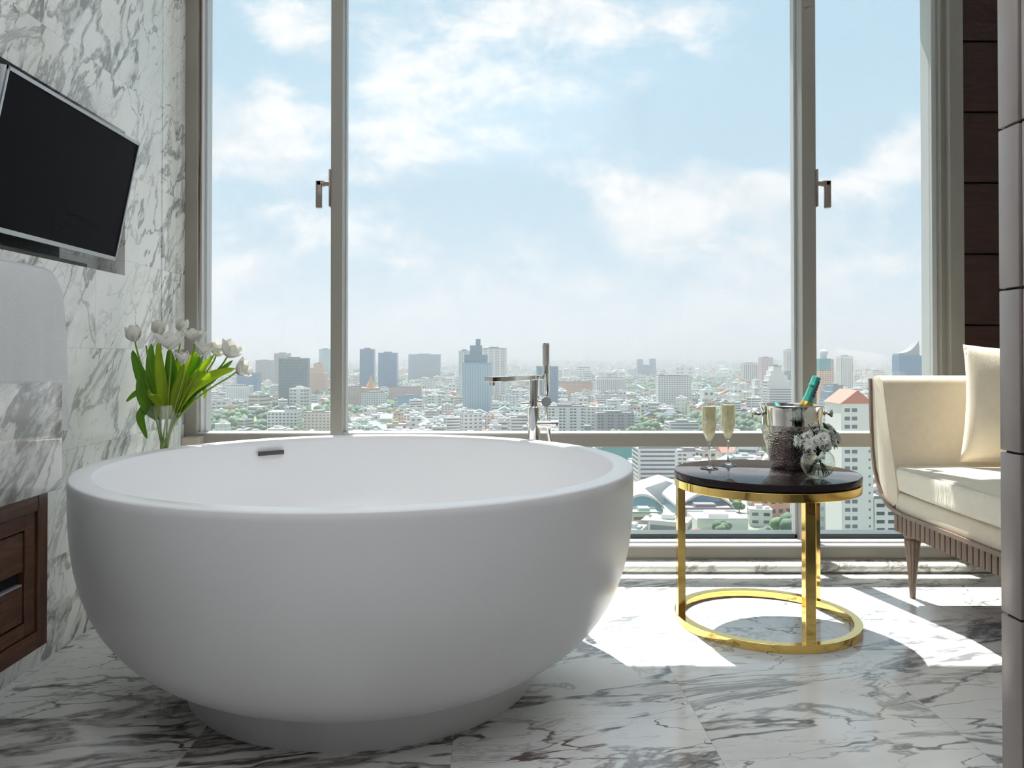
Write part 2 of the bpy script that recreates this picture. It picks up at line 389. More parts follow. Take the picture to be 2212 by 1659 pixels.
# --- brushed panel partition at the right ------------------------
pa=MB(); pa.box(.963,1.06,-1.2,1.512,0,2.75,mi=1)
zs=[.1135+.3025*k for k in range(-1,10)]
for z in zs:
    z0,z1=max(z+.002,0),min(z+.3005,2.75)
    if z1<=z0: continue
    pa.box(.955,1.068,1.462,1.52,z0,z1,b=.0025)
    y=1.455
    while y>-1.2:
        pa.box(.957,1.066,y-.60,y,z0,z1,b=.0025); y-=.605
tag(pa.build('wall_partition',[M['panel'],M['gap']],smooth=30),'brushed taupe panelled partition at the right edge','wall',kind=S)

# ================================================================== BATHTUB
TX,TY=-.365,2.306
tub=thing('bathtub','large round white freestanding bathtub standing on the marble floor','bathtub',(TX,TY,0))
def tub_r(z,R_=.755,rb=.40,zt=.597,zb=.06,m_=1.8,n_=3.):
    q=(zt-z)/(zt-zb); q=min(max(q,0),1); return rb+(R_-rb)*(1-q**n_)**(1/m_)
prof=[(.0,.055),(.25,.055),(.40,.058)]
for k in range(1,40):
    q=1-(k/39)**1.6; z=.597-.537*q
    if z<.592: prof.append((tub_r(z),z))
prof+=[(.7548,.592),(.7525,.5955),(.749,.597),(.706,.597),(.7015,.5955),(.699,.591)]
for k in range(1,36):
    q=(k/35); z=.591-.45*q
    r=.20+(.699-.20)*max(0,(1-q**3.2))**(1/2.0); prof.append((r,z))
prof+=[(.10,.139),(.0,.138)]
b=MB(); b.lathe(prof,128); b.build('tub_shell',M['tub'],tub,smooth=40)
b=MB(); b.lathe([(.30,.10),(.476,.100),(.4775,.096),(.474,.012),(.476,.006),(.476,0),(.30,0)],128,closed=True); b.build('plinth',M['tub'],tub,smooth=40)
aa=math.atan2(.544,-.418); ro=tub_r(.55)-.052
o=MB(); o.box(-.047,.047,-.004,.006,-.0075,.0075,b=.002)
o2=o.build('overflow_slot',M['dark_metal'],tub); o2.location=(.6875*math.cos(aa),.6875*math.sin(aa),.551); o2.rotation_euler=(0,0,aa-PI/2)
o2['label']='thin dark overflow slot in the tub wall'
d=MB(); d.lathe([(0,.145),(.03,.146),(.033,.140)],24); d.build('drain_cover',M['chrome'],tub,smooth=40)

# ================================================================== BATH FILLER
fx,fy=.155,3.035
bf=thing('bath_faucet','tall polished chrome floor-standing bath faucet behind the tub','faucet',(fx,fy,0))
c=MB(); c.lathe([(0,0),(.055,0),(.055,.012),(.024,.016),(.024,.60),(0,.60)],28); c.lathe([(0,.60),(.0235,.60),(.0235,.700),(.0195,.704),(.0195,.812),(0,.812)],28)
c.build('column',M['chrome'],bf,smooth=40)
dirv=Vector((-.60,-.80,0)).normalized(); ang=math.atan2(dirv.y,dirv.x)
s_=MB(); Mx=Matrix.Rotation(ang,4,'Z')
s_.box(-.035,.285,-.019,.019,.803,.821,M=Mx,b=.002); sp=s_.build('spout',M['chrome'],bf)
a_=MB(); a_.lathe([(0,.790),(.012,.790),(.013,.803),(0,.804)],20,M=Mx@Matrix.Translation((.262,0,0))); a_.build('aerator',M['chrome'],sp,smooth=40)
k=MB(); k.tube([(-.015,0,.715),(-.038,-.004,.715)],.010,18); k.tube([(-.036,-.004,.715),(-.052,-.006,.715)],[.013,.012],18); k.build('diverter_knob',M['chrome'],bf,smooth=40)
k=MB(); k.tube([(0,-.005,.640),(.065,-.012,.640)],.017,22); k.tube([(.062,-.012,.640),(.090,-.014,.640)],[.0245,.0245],26); k.box(.066,.086,-.040,-.008,.632,.648,b=.002); k.build('mixer_handle',M['chrome'],bf,smooth=40)
k=MB(); k.tube([(.015,0,.722),(.050,-.006,.722)],.013,20); k.tube([(.044,-.022,.722),(.044,.016,.722)],.0185,24); k.build('shower_holder',M['chrome'],bf,smooth=40)
k=MB(); k.tube([(.044,-.004,.705),(.046,-.002,.65),(.060,.012,.58),(.068,.016,.50),(.066,.012,.35),(.056,.006,.15),(.040,.0,.02)],.0075,12); k.build('hose',M['chrome'],bf,smooth=60)
hs=thing('hand_shower','slim chrome stick hand shower standing upright in the faucet holder','hand shower',(fx+.044,fy-.008,.742))
h=MB(); h.tube([(0,0,0),(0,0,.012),(0,0,.018),(0,0,.118)],[.009,.010,.0125,.0125],20); h.build('grip',M['chrome'],hs,smooth=40)
h=MB(); h.tube([(0,0,.118),(0,0,.120),(0,0,.194)],[.0125,.0132,.0132],20); h.build('spray_head',M['knurl'],hs,smooth=40)
h=MB(); h.tube([(0,0,.194),(0,0,.200)],[.0132,.0122],20); h.build('end_cap',M['chrome'],hs,smooth=40)

# ================================================================== SIDE TABLE
CX,CY=.919,2.724
tb=thing('side_table','round side table with dark glossy top on a polished gold frame','side table',(CX,CY,0))
def ring(r0,r1,z0,z1,n=128): return MB().lathe([(r0,z0+.001),(r0+.001,z0),(r1-.001,z0),(r1,z0+.001),(r1,z1-.001),(r1-.001,z1),(r0+.001,z1),(r0,z1-.001)],n,closed=True)
t=MB(); t.lathe([(0,.4825),(.297,.4825),(.2995,.484),(.3,.486),(.3,.503),(.2985,.5055),(.296,.506),(0,.506)],160); t.build('table_top',M['tabletop'],tb,smooth=40)
t=MB(); t.lathe([(0,.479),(.288,.479),(.288,.4825),(0,.4825)],96); t.build('support_disc',M['black'],tb,smooth=40)
ring(.274,.3,.453,.479).build('upper_ring',M['gold'],tb,smooth=40)
ring(.272,.3,0,.026).build('base_ring',M['gold'],tb,smooth=40)
for a in (180,-83,36):
    l=MB(); l.box(.2735,.2985,-.0165,.0165,.0255,.4535,M=Matrix.Rotation(rad(a),4,'Z'),b=.001); l.build('leg',M['gold'],tb)

# ================================================================== ICE BUCKET + BOTTLE
BX,BY,TZ=1.036,2.80,.5065
bk=thing('ice_bucket','polished steel champagne bucket with hammered body on the side table','ice bucket',(BX,BY,TZ))
up=[(.0995,.150),(.101,.165),(.1045,.195),(.106,.212),(.1075,.215),(.108,.2175),(.1065,.2195),(.104,.219),(.1025,.214),(.1005,.19),(.0955,.150)]
b=MB(); b.lathe(up,96,closed=True); b.build('rim_band',M['bucket'],bk,smooth=50)
lo=[(0,0),(.068,0),(.0695,.003),(.0715,.02),(.083,.07),(.0925,.10),(.098,.128),(.100,.145),(.0995,.1505),(.095,.1505),(.094,.13),(.080,.07),(.066,.006),(0,.006)]
b=MB(); b.lathe(lo,96); b.build('hammered_body',M['hammered'],bk,smooth=50)
for s in (-1,1):
    k=MB(); y=0
    k.tube([(s*.100,0,.188),(s*.1035,0,.188),(s*.1045,0,.188),(s*.1075,0,.188),(s*.110,0,.188),(s*.114,0,.188),(s*.1185,0,.188),(s*.121,0,.188),(s*.128,0,.188),(s*.134,0,.188),(s*.137,0,.188),(s*.1395,0,.188),(s*.1405,0,.188)],[.012,.012,.008,.0055,.006,.0085,.006,.005,.006,.0125,.015,.0145,.011],22)
    k.build('handle_knob',M['bucket'],bk,smooth=50)
bo=thing('champagne_bottle','champagne bottle with teal foil neck leaning in the ice bucket','bottle')
b=MB(); b.lathe([(0,0),(.036,0),(.040,.004),(.040,.115),(.038,.135),(.030,.165),(.022,.19),(.0185,.205)],40); b.build('glass_body',M['bottle'],bo,smooth=50)
b=MB(); b.lathe([(.0215,.188),(.0222,.190),(.0195,.207),(.0188,.209)],40); q=b.build('gold_collar',M['goldfoil'],bo,smooth=50); q['label']='gold foil band at the base of the neck'
b=MB(); b.lathe([(.0192,.206),(.0162,.235),(.0150,.258),(.0145,.262),(.0165,.265),(.0168,.270),(.0152,.274),(.0150,.296),(.0140,.301),(.006,.3035),(0,.304)],40); b.build('foil_capsule',M['foil'],bo,smooth=50)
b=MB(); b.lathe([(.0176,.228),(.0169,.235),(.0170,.262),(.0173,.268),(.0160,.276),(.0158,.288)],12,a0=rad(-78),a1=rad(-12)); q=b.build('neck_label',M['navy'],bo,smooth=50); q['label']='small navy label wrapped on the foil'
for k in range(4):
    z=.240+.010*k; b=MB(); b.box(.0176,.0180,-.0065+.001*(k%2),.0045-.0015*(k%2),z,z+.0028,M=Matrix.Rotation(rad(-48),4,'Z')); 
    if k==0: acc=b
    else: acc.add(b.v,b.f)
acc.build('label_print',M['pink'],q)
P0=W(1738,885,2.80); P1=W(1764,815,2.80)
ax=(P1-P0).normalized()
rot=Vector((0,0,1)).rotation_difference(ax)
bo.rotation_mode='QUATERNION'; bo.rotation_quaternion=rot; bo.location=P1-ax*.300
bo.location.y+=.0

# ================================================================== CHAMPAGNE FLUTES
def flute(loc,label):
    f=thing('champagne_flute',label,'champagne glass',loc,group='champagne flutes on the side table')
    b=MB(); b.lathe([(0,.0022),(.012,.0022),(.030,.0006),(.031,.0012),(.030,.0022),(.010,.006),(.004,.013),(.0034,.03),(.0034,.075),(.0042,.088),(0,.088)],40); b.build('stem_and_foot',M['cglass'],f,smooth=60)
    b=MB(); b.lathe([(0,.087),(.005,.090),(.0115,.102),(.0185,.118),(.0235,.135),(.0258,.155),(.0262,.175),(.0252,.205),(.0242,.228)],40); b.lathe([(.0234,.228),(.0244,.205),(.0254,.175),(.0250,.155),(.0227,.135),(.0177,.118),(.0107,.103),(.004,.093),(0,.092)],40)
    b.build('bowl',M['clear'],f,smooth=60)
    b=MB(); b.lathe([(0,.0935),(.004,.0945),(.0103,.1045),(.0172,.119),(.0222,.1355),(.0245,.155),(.0249,.175),(.0243,.202),(.0235,.214),(0,.2142)],40); q=b.build('champagne',M['champagne'],f,smooth=60); q['label']='pale gold champagne'
flute((.744,2.776,TZ),'champagne flute nearest the left edge of the dark table top')
flute((.834,2.862,TZ),'champagne flute standing between the other flute and the ice bucket')

# ================================================================== DAISY BOWL
VX,VY=1.028,2.553
vs=thing('glass_bowl_vase','small round clear glass bowl of water holding white daisies','vase',(VX,VY,TZ))
def sph(r,z0,za,zb_,n=16):
    return [(math.sqrt(max(r*r-(z-z0)**2,0)),z) for z in [za+(zb_-za)*(.5-.5*math.cos(PI*k/n)) for k in range(n+1)]]
b=MB(); b.lathe([(0,.0005)]+[p for p in sph(.0515,.0505,.003,.094)]+[(.0295,.096),(.0285,.094)],48); b.lathe([(0,.004)]+sph(.0495,.0505,.0045,.093),48); b.build('bowl',M['clear'],vs,smooth=60)
b=MB(); b.lathe([(0,.0055)]+sph(.0488,.0505,.007,.056)+[(0,.056)],48); q=b.build('water',M['water'],vs,smooth=60)
def petal(L,w,cup,base_a,thick=0,nu=7,nv=6,tipn=1.):
    """petal curling up from the axis: returns verts, faces in local space (x outward, z up)"""
    vs_=[];fs=[]
    for i in range(nu+1):
        t=i/nu
        a=base_a+cup*t   # elevation angle from horizontal
        if i==0: px,pz=0,0
        else:
            px+=L/nu*math.cos(a); pz+=L/nu*math.sin(a)
        ww=w*(math.sin(PI*min(1,(.12+.88*t)**tipn*.97))**.75)*.5 if t<1 else w*.06
        for j in range(nv+1):
            s=(j/nv-.5)*2
            vs_.append((px-abs(s)**2*ww*.0, s*ww, pz+abs(s)**2*ww*.45*math.cos(a)))
            vs_[-1]=(px-math.sin(a)*abs(s)**2*ww*.45+0, s*ww, pz+math.cos(a)*abs(s)**2*ww*.45)
    for i in range(nu):
        for j in range(nv): k0=i*(nv+1)+j; fs.append((k0,k0+1,k0+nv+2,k0+nv+1))
    return vs_,fs
def daisy(variant):
    rr=random.Random(variant)
    root=thing('daisy','x','flower')
    pm=MB()
    for ly,(n,L,ba) in enumerate(((18,.0245,.10),(16,.021,.38),(12,.015,.72))):
        for k in range(n):
            v,f=petal(L*rr.uniform(.88,1.1),.0078,-.35+rr.uniform(-.25,.3),ba+rr.uniform(-.12,.12),nu=4,nv=2,tipn=1.2)
            pm.add(v,f,M=Matrix.Translation((0,0,.001*ly))@Matrix.Rotation(2*PI*(k+rr.uniform(-.2,.2)+ly*.5)/n,4,'Z'))
    p=pm.build('petals',M['daisy'],root,smooth=80)
    c=MB(); c.lathe([(0,.0065),(.002,.0062),(.0036,.0045),(.004,.002),(.002,-.001),(0,-.001)],14); c.build('flower_center',M['dcenter'],root,smooth=80)
    return root
protos=[daisy(1),daisy(2),daisy(3)]
dpos=[(1734,962,.02,'lowest white daisy at the left rim of the bowl bouquet'),(1742,945,.0,'white daisy near the bucket side of the bouquet'),(1757,934,.02,'white daisy at the upper left of the round bouquet'),
(1768,952,-.05,'white daisy facing forward in the middle of the bouquet'),(1778,932,.0,'white daisy at the crown of the bowl bouquet'),(1795,940,.02,'white daisy at the upper right of the round bouquet'),
(1784,962,-.045,'white daisy low at the front right of the bouquet'),(1800,955,-.005,'white daisy at the right side of the bouquet toward the sofa'),(1750,960,-.035,'white daisy low at the front left of the bouquet'),
(1763,925,.04,'small white daisy topmost in the bouquet, behind the others'),(1788,925,.04,'white daisy behind the crown of the bouquet'),(1725,952,-.01,'white daisy sticking out furthest toward the flutes'),(1780,947,-.06,'white daisy nearest the viewer in the bowl bouquet'),(1806,943,.03,'white daisy furthest toward the sofa in the bouquet')]
used=[0,0,0]
cc=Vector((VX,VY,TZ+.105))
for i,(px,py,dy,lb) in enumerate(dpos):
    v=i%3
    r_=protos[v] if not used[v] else copy_tree(protos[v]); used[v]=1
    P=W(px,py,VY+dy)
    dd=(P-cc); dd.y-=.012; dd.normalize()
    r_.location=P; r_.rotation_mode='QUATERNION'
    r_.rotation_quaternion=Vector((0,0,1)).rotation_difference(dd)
    tag(r_,lb,'daisy','white daisies in the glass bowl')
    # stem as own child, in root space
    bpy.context.view_layer.update()
    inv=(Matrix.Translation(P)@r_.rotation_quaternion.to_matrix().to_4x4()).inverted()
    a=R.uniform(0,2*PI); foot=Vector((VX+.034*math.cos(a+i),VY+.034*math.sin(a+i),TZ+.013+R.uniform(0,.006)))
    mid=Vector((VX-.3*(foot.x-VX),VY-.3*(foot.y-VY),TZ+.088))
    pts=[P-dd*.001,P.lerp(mid,.5)-dd*.004,mid,mid.lerp(foot,.5),foot]
    st=MB(); st.tube([inv@p for p in pts],.0014,6); st.build('stem',M['dleaf'],r_,smooth=60)
    lf=MB()
    for q in range(3):
        v_,f_=petal(.028,.013,-.9,.5,nu=5,nv=2)
        base=P.lerp(mid,.25+.2*q)
        lf.add(v_,f_,M=inv@Matrix.Translation(base)@Matrix.Rotation(R.uniform(0,2*PI) if q else math.atan2(dd.y,dd.x),4,'Z')@Matrix.Rotation(.5,4,'Y'))
    lf.build('leaf',M['dleaf'],r_,smooth=80)

# ================================================================== TULIPS
TVY=2.83
tv=W(353,875,TVY)
vase=thing('glass_vase','tall clear glass cylinder vase full of white tulips beside the window','vase',(tv.x,TVY,.40))
H=tv.z-.40; b=MB()
b.lathe([(0,0),(.054,0),(.056,.003),(.057,H*.3),(.057,H),(.0555,H+.001),(.054,H),(.054,.3*H),(.052,.02),(0,.018)],48); b.build('cylinder',M['clear'],vase,smooth=60)
b=MB(); b.lathe([(0,.019),(.0515,.021),(.0535,.05),(.0535,H*.42),(0,H*.42)],40); b.build('water',M['water'],vase,smooth=60)
pl=MB(); pl.box(-1.317,-1.07,2.74,2.92,0,.3995,b=.004); tag(pl.build('flower_plinth',M['wall']),'small marble plinth behind the tub carrying the tulip vase','plinth')
def tulip(px,py,dy,size,openn,tilt,leaves,label,thin=False):
    """leaves: list of polylines in photo px (from vase mouth outwards) with width"""
    size*=1.2; P=W(px,py+4,TVY+dy); root=thing('tulip',label,'tulip',P,group='white tulips in the tall glass vase')
    ax=Vector((math.sin(tilt),-.25,math.cos(tilt))).normalized()
    q=Vector((0,0,1)).rotation_difference(ax).to_matrix().to_4x4()
    bm_=MB(); n=6
    for k in range(n):
        out=(k%2)
        L=size*R.uniform(.95,1.08)
        v,f=petal(L,L*.80,1.25-openn*.55-.1*out,.50-openn*.25+.1*out,nu=8,nv=6,tipn=.85)
        bm_.add(v,f,M=q@Matrix.Rotation(2*PI*(k+R.uniform(-.12,.12))/n+R.random()*.1,4,'Z')@Matrix.Translation((.002*out,0,.001*k)))
    bl=bm_.build('bloom',M['petal'],root,smooth=80); md=bl.modifiers.new('sol','SOLIDIFY'); md.thickness=.0008
    ct=MB(); ct.lathe([(0,size*.42),(.0022,size*.42),(.0032,size*.36),(.003,.004),(0,.002)],10,M=q); ct.build('pistil',M['stem'],root,smooth=60)
    mouth=Vector((tv.x+max(-.035,min(.035,(P.x-tv.x)*.25)),TVY-.01,tv.z)); foot=Vector((tv.x-(P.x-tv.x)*.10+R.uniform(-.02,.02),TVY+R.uniform(-.03,.02),.43))
    c1=P-ax*.06-Vector((0,0,.02)); pts=[]
    ctrl=[P,c1,mouth,foot]
    for k in range(15):
        t_=k/14; a0,a1,a2,a3=ctrl
        pts.append(a0*(1-t_)**3+a1*3*t_*(1-t_)**2+(mouth*1.15-P*.15+Vector((0,0,.03)))*3*t_*t_*(1-t_)+a3*t_**3)
    st=MB(); st.tube([p-P for p in pts],.0032,8); st.build('stem',M['stem'],root,smooth=60)
    for (pp,w,dyl,mat) in leaves:
        Q=[W(a,b_,TVY+dyl*(i/(len(pp)-1)))-P for i,(a,b_) in enumerate(pp)]
        # smooth the guide with a Catmull-Rom pass
        pts=[]
        for i in range(len(Q)-1):
            p0=Q[max(i-1,0)];p1=Q[i];p2=Q[i+1];p3=Q[min(i+2,len(Q)-1)]
            for k in range(5):
                t_=k/5; pts.append(.5*((2*p1)+(p2-p0)*t_+(2*p0-5*p1+4*p2-p3)*t_**2+(3*p1-p0-3*p2+p3)*t_**3))
        pts.append(Q[-1]); vv=[];ff=[];n_=len(pts);nv=4
        tw=R.uniform(-.5,.5)
        for i,p in enumerate(pts):
            t_=i/(n_-1); tg=(pts[min(i+1,n_-1)]-pts[max(i-1,0)]).normalized()
            side=tg.cross(Vector((.25*math.sin(tw*6),-1,.1))).normalized(); nrm=side.cross(tg)
            wd=w*.62*(math.sin(PI*(.18+.82*t_))**.7 if t_<1 else 0)
            for j in range(nv+1):
                s=(j/nv-.5)*2; vv.append(p+side*s*wd+nrm*(abs(s)**1.5)*wd*.45)
        for i in range(n_-1):
            for j in range(nv): k0=i*(nv+1)+j; ff.append((k0,k0+1,k0+nv+2,k0+nv+1))
        lf=MB(); lf.add(vv,ff); o=lf.build('leaf',M[mat],root,smooth=80,fix=False); md=o.modifiers.new('sol','SOLIDIFY'); md.thickness=.0009
G='leaf';Y_='leaf_y'
tulip(292,735,-.03,.052,.1,-.12,[([(345,905),(325,850),(303,800),(286,756)],.040,-.03,G)],'leftmost white tulip of the vase, closed and in front of the marble')
tulip(345,722,.05,.050,.0,-.05,[([(350,900),(335,840),(327,790),(327,742)],.034,.05,G),([(340,895),(325,865),(300,848),(272,868)],.022,-.05,G)],'closed white tulip behind the biggest open one')
tulip(369,752,-.05,.066,.75,.02,[([(358,905),(352,850),(345,790),(341,738)],.030,-.02,Y_),([(365,905),(372,850),(372,800),(366,752)],.046,.03,G)],'biggest open white tulip at the middle of the vase')
tulip(392,715,.06,.046,.2,.15,[([(370,905),(368,840),(384,790),(390,765)],.030,.06,Y_)],'white tulip half hidden beside the big open one')
tulip(420,738,.0,.052,.65,.1,[([(378,890),(392,840),(403,795),(428,758)],.036,.0,Y_),([(380,890),(398,840),(418,800),(432,768)],.046,.03,G)],'topmost white tulip with three spread petals against the frame')
tulip(438,765,-.03,.046,.5,.25,[([(385,885),(410,850),(430,812),(438,780)],.042,.02,G)],'white tulip just under the topmost one')
tulip(398,783,-.04,.040,.2,-.05,[([(372,900),(382,850),(392,820),(395,800)],.030,-.02,Y_)],'lowest white tulip between the upright leaves')
tulip(466,766,.03,.050,.6,.45,[([(382,885),(405,840),(435,800),(463,766)],.026,.0,Y_)],'white tulip to the left of the ruffled one by the glass')
tulip(490,768,.0,.056,.75,.6,[([(380,890),(420,845),(462,815),(503,778)],.026,.0,G)],'wide open ruffled white tulip in front of the glass')
tulip(510,800,-.02,.048,.6,1.15,[([(385,880),(415,840),(460,812),(508,796)],.034,-.03,Y_),([(436,826),(440,836),(444,850),(439,860)],.012,.0,Y_)],'rightmost white tulip drooping over the city view')
tulip(316,745,.02,.001,.1,-.1,[([(340,900),(322,880),(306,850),(300,812)],.034,-.05,G),([(322,870),(312,890),(306,905),(318,948)],.032,-.04,G),([(350,905),(345,870),(328,850),(325,848)],.030,-.07,Y_)],'leafy flowerless tulip stem at the wall side of the vase')

# ================================================================== BLIND CORD + BLOCK
bc=thing('blind_cord','thin brown blind cord hanging beside the left window jamb','blind cord',(-1.244,3.44,.60))
def at(px,py,Y): 
    p=W(px,py,Y); return p
pts=[at(434,-60,3.44),at(433,300,3.44),at(429,600,3.44),at(424,860,3.44),at(422,925,3.44)]
c=MB(); c.tube([p-Vector(bc.location) for p in pts],.0038,8); c.build('cord',M['copper'],bc,smooth=60)
c=MB(); p=pts[-1]-Vector(bc.location); c.tube([p+Vector((0,0,.005)),p+Vector((0,0,-.002)),p+Vector((0,0,-.012)),p+Vector((0,0,-.036))],[.005,.010,.013,.015],14); c.build('tassel',M['copper'],bc,smooth=40)
p=at(414,944,3.37); b=MB(); b.box(-.033,.033,-.02,.06,-.035,0,b=.002); tag(b.build('cord_bracket',M['beige'],loc=(p.x,p.y,p.z)),'small beige metal block fixed at the foot of the left jamb','bracket')

# ================================================================== TELEVISION
tvs=thing('television','black flat television in a silver frame tilted down from the marble recess','television',(-1.40,2.395,1.42))
tl=rad(11.5)
MT=Matrix.Translation((-1.262-(-1.40),0,1.425-1.42))@Matrix.Rotation(tl,4,'Y')
hw,hh=.378,.207
b=MB(); b.box(-.030,0,-hw,hw,-hh,hh,M=MT,b=.003); b.box(-.001,.004,-hw,hw,hh-.010,hh,M=MT); b.box(-.001,.004,-hw,hw,-hh,-hh+.013,M=MT); b.box(-.001,.004,-hw,-hw+.008,-hh,hh,M=MT); b.box(-.001,.004,hw-.007,hw,-hh,hh,M=MT)
b.build('bezel',M['silver'],tvs,smooth=30)
b=MB(); b.box(-.001,.001,-hw+.008,hw-.007,-hh+.013,hh-.010,M=MT); b.build('screen',M['screen'],tvs)
b=MB(); b.box(-.045,-.028,-.30,.30,-.15,.15,M=MT,b=.005); b.build('back_housing',M['black'],tvs,smooth=30)
b=MB(); b.box(-.005,.075,-.10,.10,-.09,.09,b=.004); b.build('wall_bracket',M['black'],tvs)
b=MB(); b.box(-1.418,-1.412,NY0,2.62,NZ0,NZ1); b.box(-1.412,-1.322,NY0,2.62,NZ0+.001,NZ0+.012); tag(b.build('trim_11',M['black']),'black lining of the television recess','trim',kind=S)

# ================================================================== TOWEL
tw=thing('bath_towel','thick white terry towel hanging on the marble wall below the television','towel',(-1.215,2.0,.9))
tm=MB(); NU,NV=40,44
y0,y1=1.62,2.318
def towel_pt(u,v,side):
    z0_=.688; y=y0+(y1-y0)*u; 
    dy=max(0,y-(y1-.135)); top=1.135-(.135-math.sqrt(max(0,.135**2-dy**2)))*1.05-.0
    y-= .045*v*(u**6)
    z=z0_+(top-z0_)*v
    th=.024+.014*math.sin(PI*min(1,v*1.0))
    th*=min(1,(1-u)*14+.0)**.5 if u>.93 else 1
    fold=.006*math.sin(y*42+z*2)+.004*math.sin(y*95+1)*(1-v)
    th2=th*(min(1,(1-v)*11)**.5)
    x=side*th2*.5+fold*(1-v*.6)
    return Vector((x,y-2.0,z-.9))
vv=[];ff=[]
for side in (1,-1):
    for i in range(NU+1):
        for j in range(NV+1): vv.append(towel_pt(i/NU,j/NV,side))
k=(NU+1)*(NV+1)
for i in range(NU):
    for j in range(NV):
        a=i*(NV+1)+j; ff.append((a,a+1,a+NV+2,a+NV+1)); ff.append((k+a,k+a+NV+1,k+a+NV+2,k+a+1))
for i in range(NU): a=i*(NV+1); ff.append((a,a+NV+1,k+a+NV+1,k+a))
tm.add(vv,ff); o=tm.build('terry_cloth',M['towel'],tw,smooth=80)
bm=bmesh.new(); bm.from_mesh(o.data); bmesh.ops.remove_doubles(bm,verts=bm.verts[:],dist=.0004); bmesh.ops.recalc_face_normals(bm,faces=bm.faces[:]); bm.to_mesh(o.data); bm.free()
rl=thing('towel_rail','slim chrome towel rail hidden in the fold of the white towel','towel rail',(-1.215,2.0,1.10))
b=MB(); b.tube([(0,-.42,-.02),(0,.20,-.02)],.006,12); b.tube([(0,-.40,-.02),(-.105,-.40,-.02)],.006,12); b.tube([(0,.17,-.02),(-.105,.17,-.02)],.006,12); b.build('bar',M['chrome'],rl,smooth=50)

# ================================================================== VANITY
vn=thing('vanity_cabinet','dark walnut wall-hung vanity cabinet under the marble counter','vanity cabinet',(-1.11,.8,.30))
def L(x,y,z): return (x+1.11,y-.8,z-.30)
def vbox(m_,x0,x1,y0_,y1_,z0_,z1_,**k): m_.box(x0+1.11,x1+1.11,y0_-.8,y1_-.8,z0_-.30,z1_-.30,**k)
YE=1.632
b=MB()
vbox(b,-1.318,-.9205,-.4,YE-.001,.3185,.6215)                                  # carcass
vbox(b,-.92,-.90,-.4,YE-.0345,.590,.622,b=.001); vbox(b,-.92,-.90,-.4,YE-.0345,.318,.352,b=.001)
b.build('carcass',M['vwood'],vn)
b=MB(); vbox(b,-.92,-.9,YE-.034,YE,.318,.622,b=.001); b.build('stile',M['vwood_z'],vn)
YI=1.598-.004
b=MB(); vbox(b,-.918,-.904,.2,YI-.0345,.560,.588,b=.001); vbox(b,-.918,-.904,.2,YI-.0345,.354,.380,b=.001); vbox(b,-.918,-.904,YI-.034,YI,.354,.588,b=.001)
b.build('inner_frame',M['vwood'],vn)
b=MB(); vbox(b,-.9195,-.917,.2,YI+.003,.353,.589); b.build('shadow_gap',M['gap'],vn)
for z0_,z1_ in ((.482,.556),(.384,.455)):
    b=MB(); vbox(b,-.917,-.905,.2,YI-.040,z0_,z1_,b=.001); dr=b.build('drawer',M['vwood'],vn)
    b=MB()
    if z0_<.4: vbox(b,-.9155,-.9035,.3,YI-.044,z1_,z1_+.0035,b=.0008)
    else: vbox(b,-.9155,-.9035,.3,YI-.044,z1_,z1_+.0012)
    b.build('metal_lip',M['silver'] if z0_<.4 else M['vwood'],dr)
b=MB(); b.box(-1.317,-.893,-.45,1.672,.6225,.845,b=.002)
ct=b.build('marble_counter',M['vanity_marble'],smooth=30); tag(ct,'deep polished marble counter block with dark grey veins on the walnut vanity','counter')

# ================================================================== SOFA
SX=1.48
so=thing('sofa','cream upholstered sofa with flared arm and limed wood trim by the window','sofa',(SX,2.4,0))
def s_(p): return (p[0]-2.4,p[1])
outer=[(3.165,.805),(3.163,.72),(3.158,.62),(3.150,.53),(3.135,.46),(3.110,.405),(3.075,.360),(3.035,.332),(2.98,.318),(2.90,.312)]
def offset(pl_,d_):
    o_=[]
    for i,p in enumerate(pl_):
        a=Vector(pl_[max(i-1,0)]); b_=Vector(pl_[min(i+1,len(pl_)-1)]); t_=(b_-a).normalized(); n_=Vector((-t_.y,t_.x)); o_.append((p[0]-n_.x*d_,p[1]-n_.y*d_))
    return o_
trim_in=offset(outer,.014)
if trim_in[0][0]>outer[0][0]: trim_in=offset(outer,-.014)
poly=outer+[(1.30,.302),(1.30,.316)]+trim_in[::-1]
b=MB(); b.prism([s_(p) for p in poly],-.006,.030,'x'); b.build('wood_trim',M['swood'],so)
poly=outer+[(1.30,.302),(1.30,.316)]+trim_in[::-1]
b=MB(); b.prism([s_(p) for p in poly],.030,.84,'x'); b.build('outer_panel',M['fabric'],so)
# arm: thick flared cushion body with rolled top
arm=[(p[0]-.003,p[1]) for p in trim_in[:7]]
inner=[(2.955,.36),(2.965,.43),(2.985,.50),(3.010,.58),(3.032,.66),(3.050,.73),(3.060,.775)]
topc=[(3.068,.797),(3.085,.812),(3.11,.818),(3.135,.814),(3.148,.803)]
ap=arm+[(3.04,.350),(2.99,.336)]+inner+topc
b=MB(); 
def smooth_prism(m_,poly,x0,x1,bev=.012):
    bm=bmesh.new(); vs_=[bm.verts.new((x0,p[0],p[1])) for p in poly]; f=bm.faces.new(vs_)
    r=bmesh.ops.extrude_face_region(bm,geom=[f]); ev=[v for v in r['geom'] if isinstance(v,bmesh.types.BMVert)]
    for v in ev: v.co.x=x1
    bm.normal_update()
    es=[e for e in bm.edges if abs(e.verts[0].co.x-e.verts[1].co.x)<1e-6]
    bmesh.ops.bevel(bm,geom=es,offset=bev,segments=3,profile=.5,affect='EDGES',clamp_overlap=True)
    bmesh.ops.recalc_face_normals(bm,faces=bm.faces[:]); bm.verts.index_update()
    m_.add([v.co.copy() for v in bm.verts],[[v.index for v in f.verts] for f in bm.faces]); bm.free()
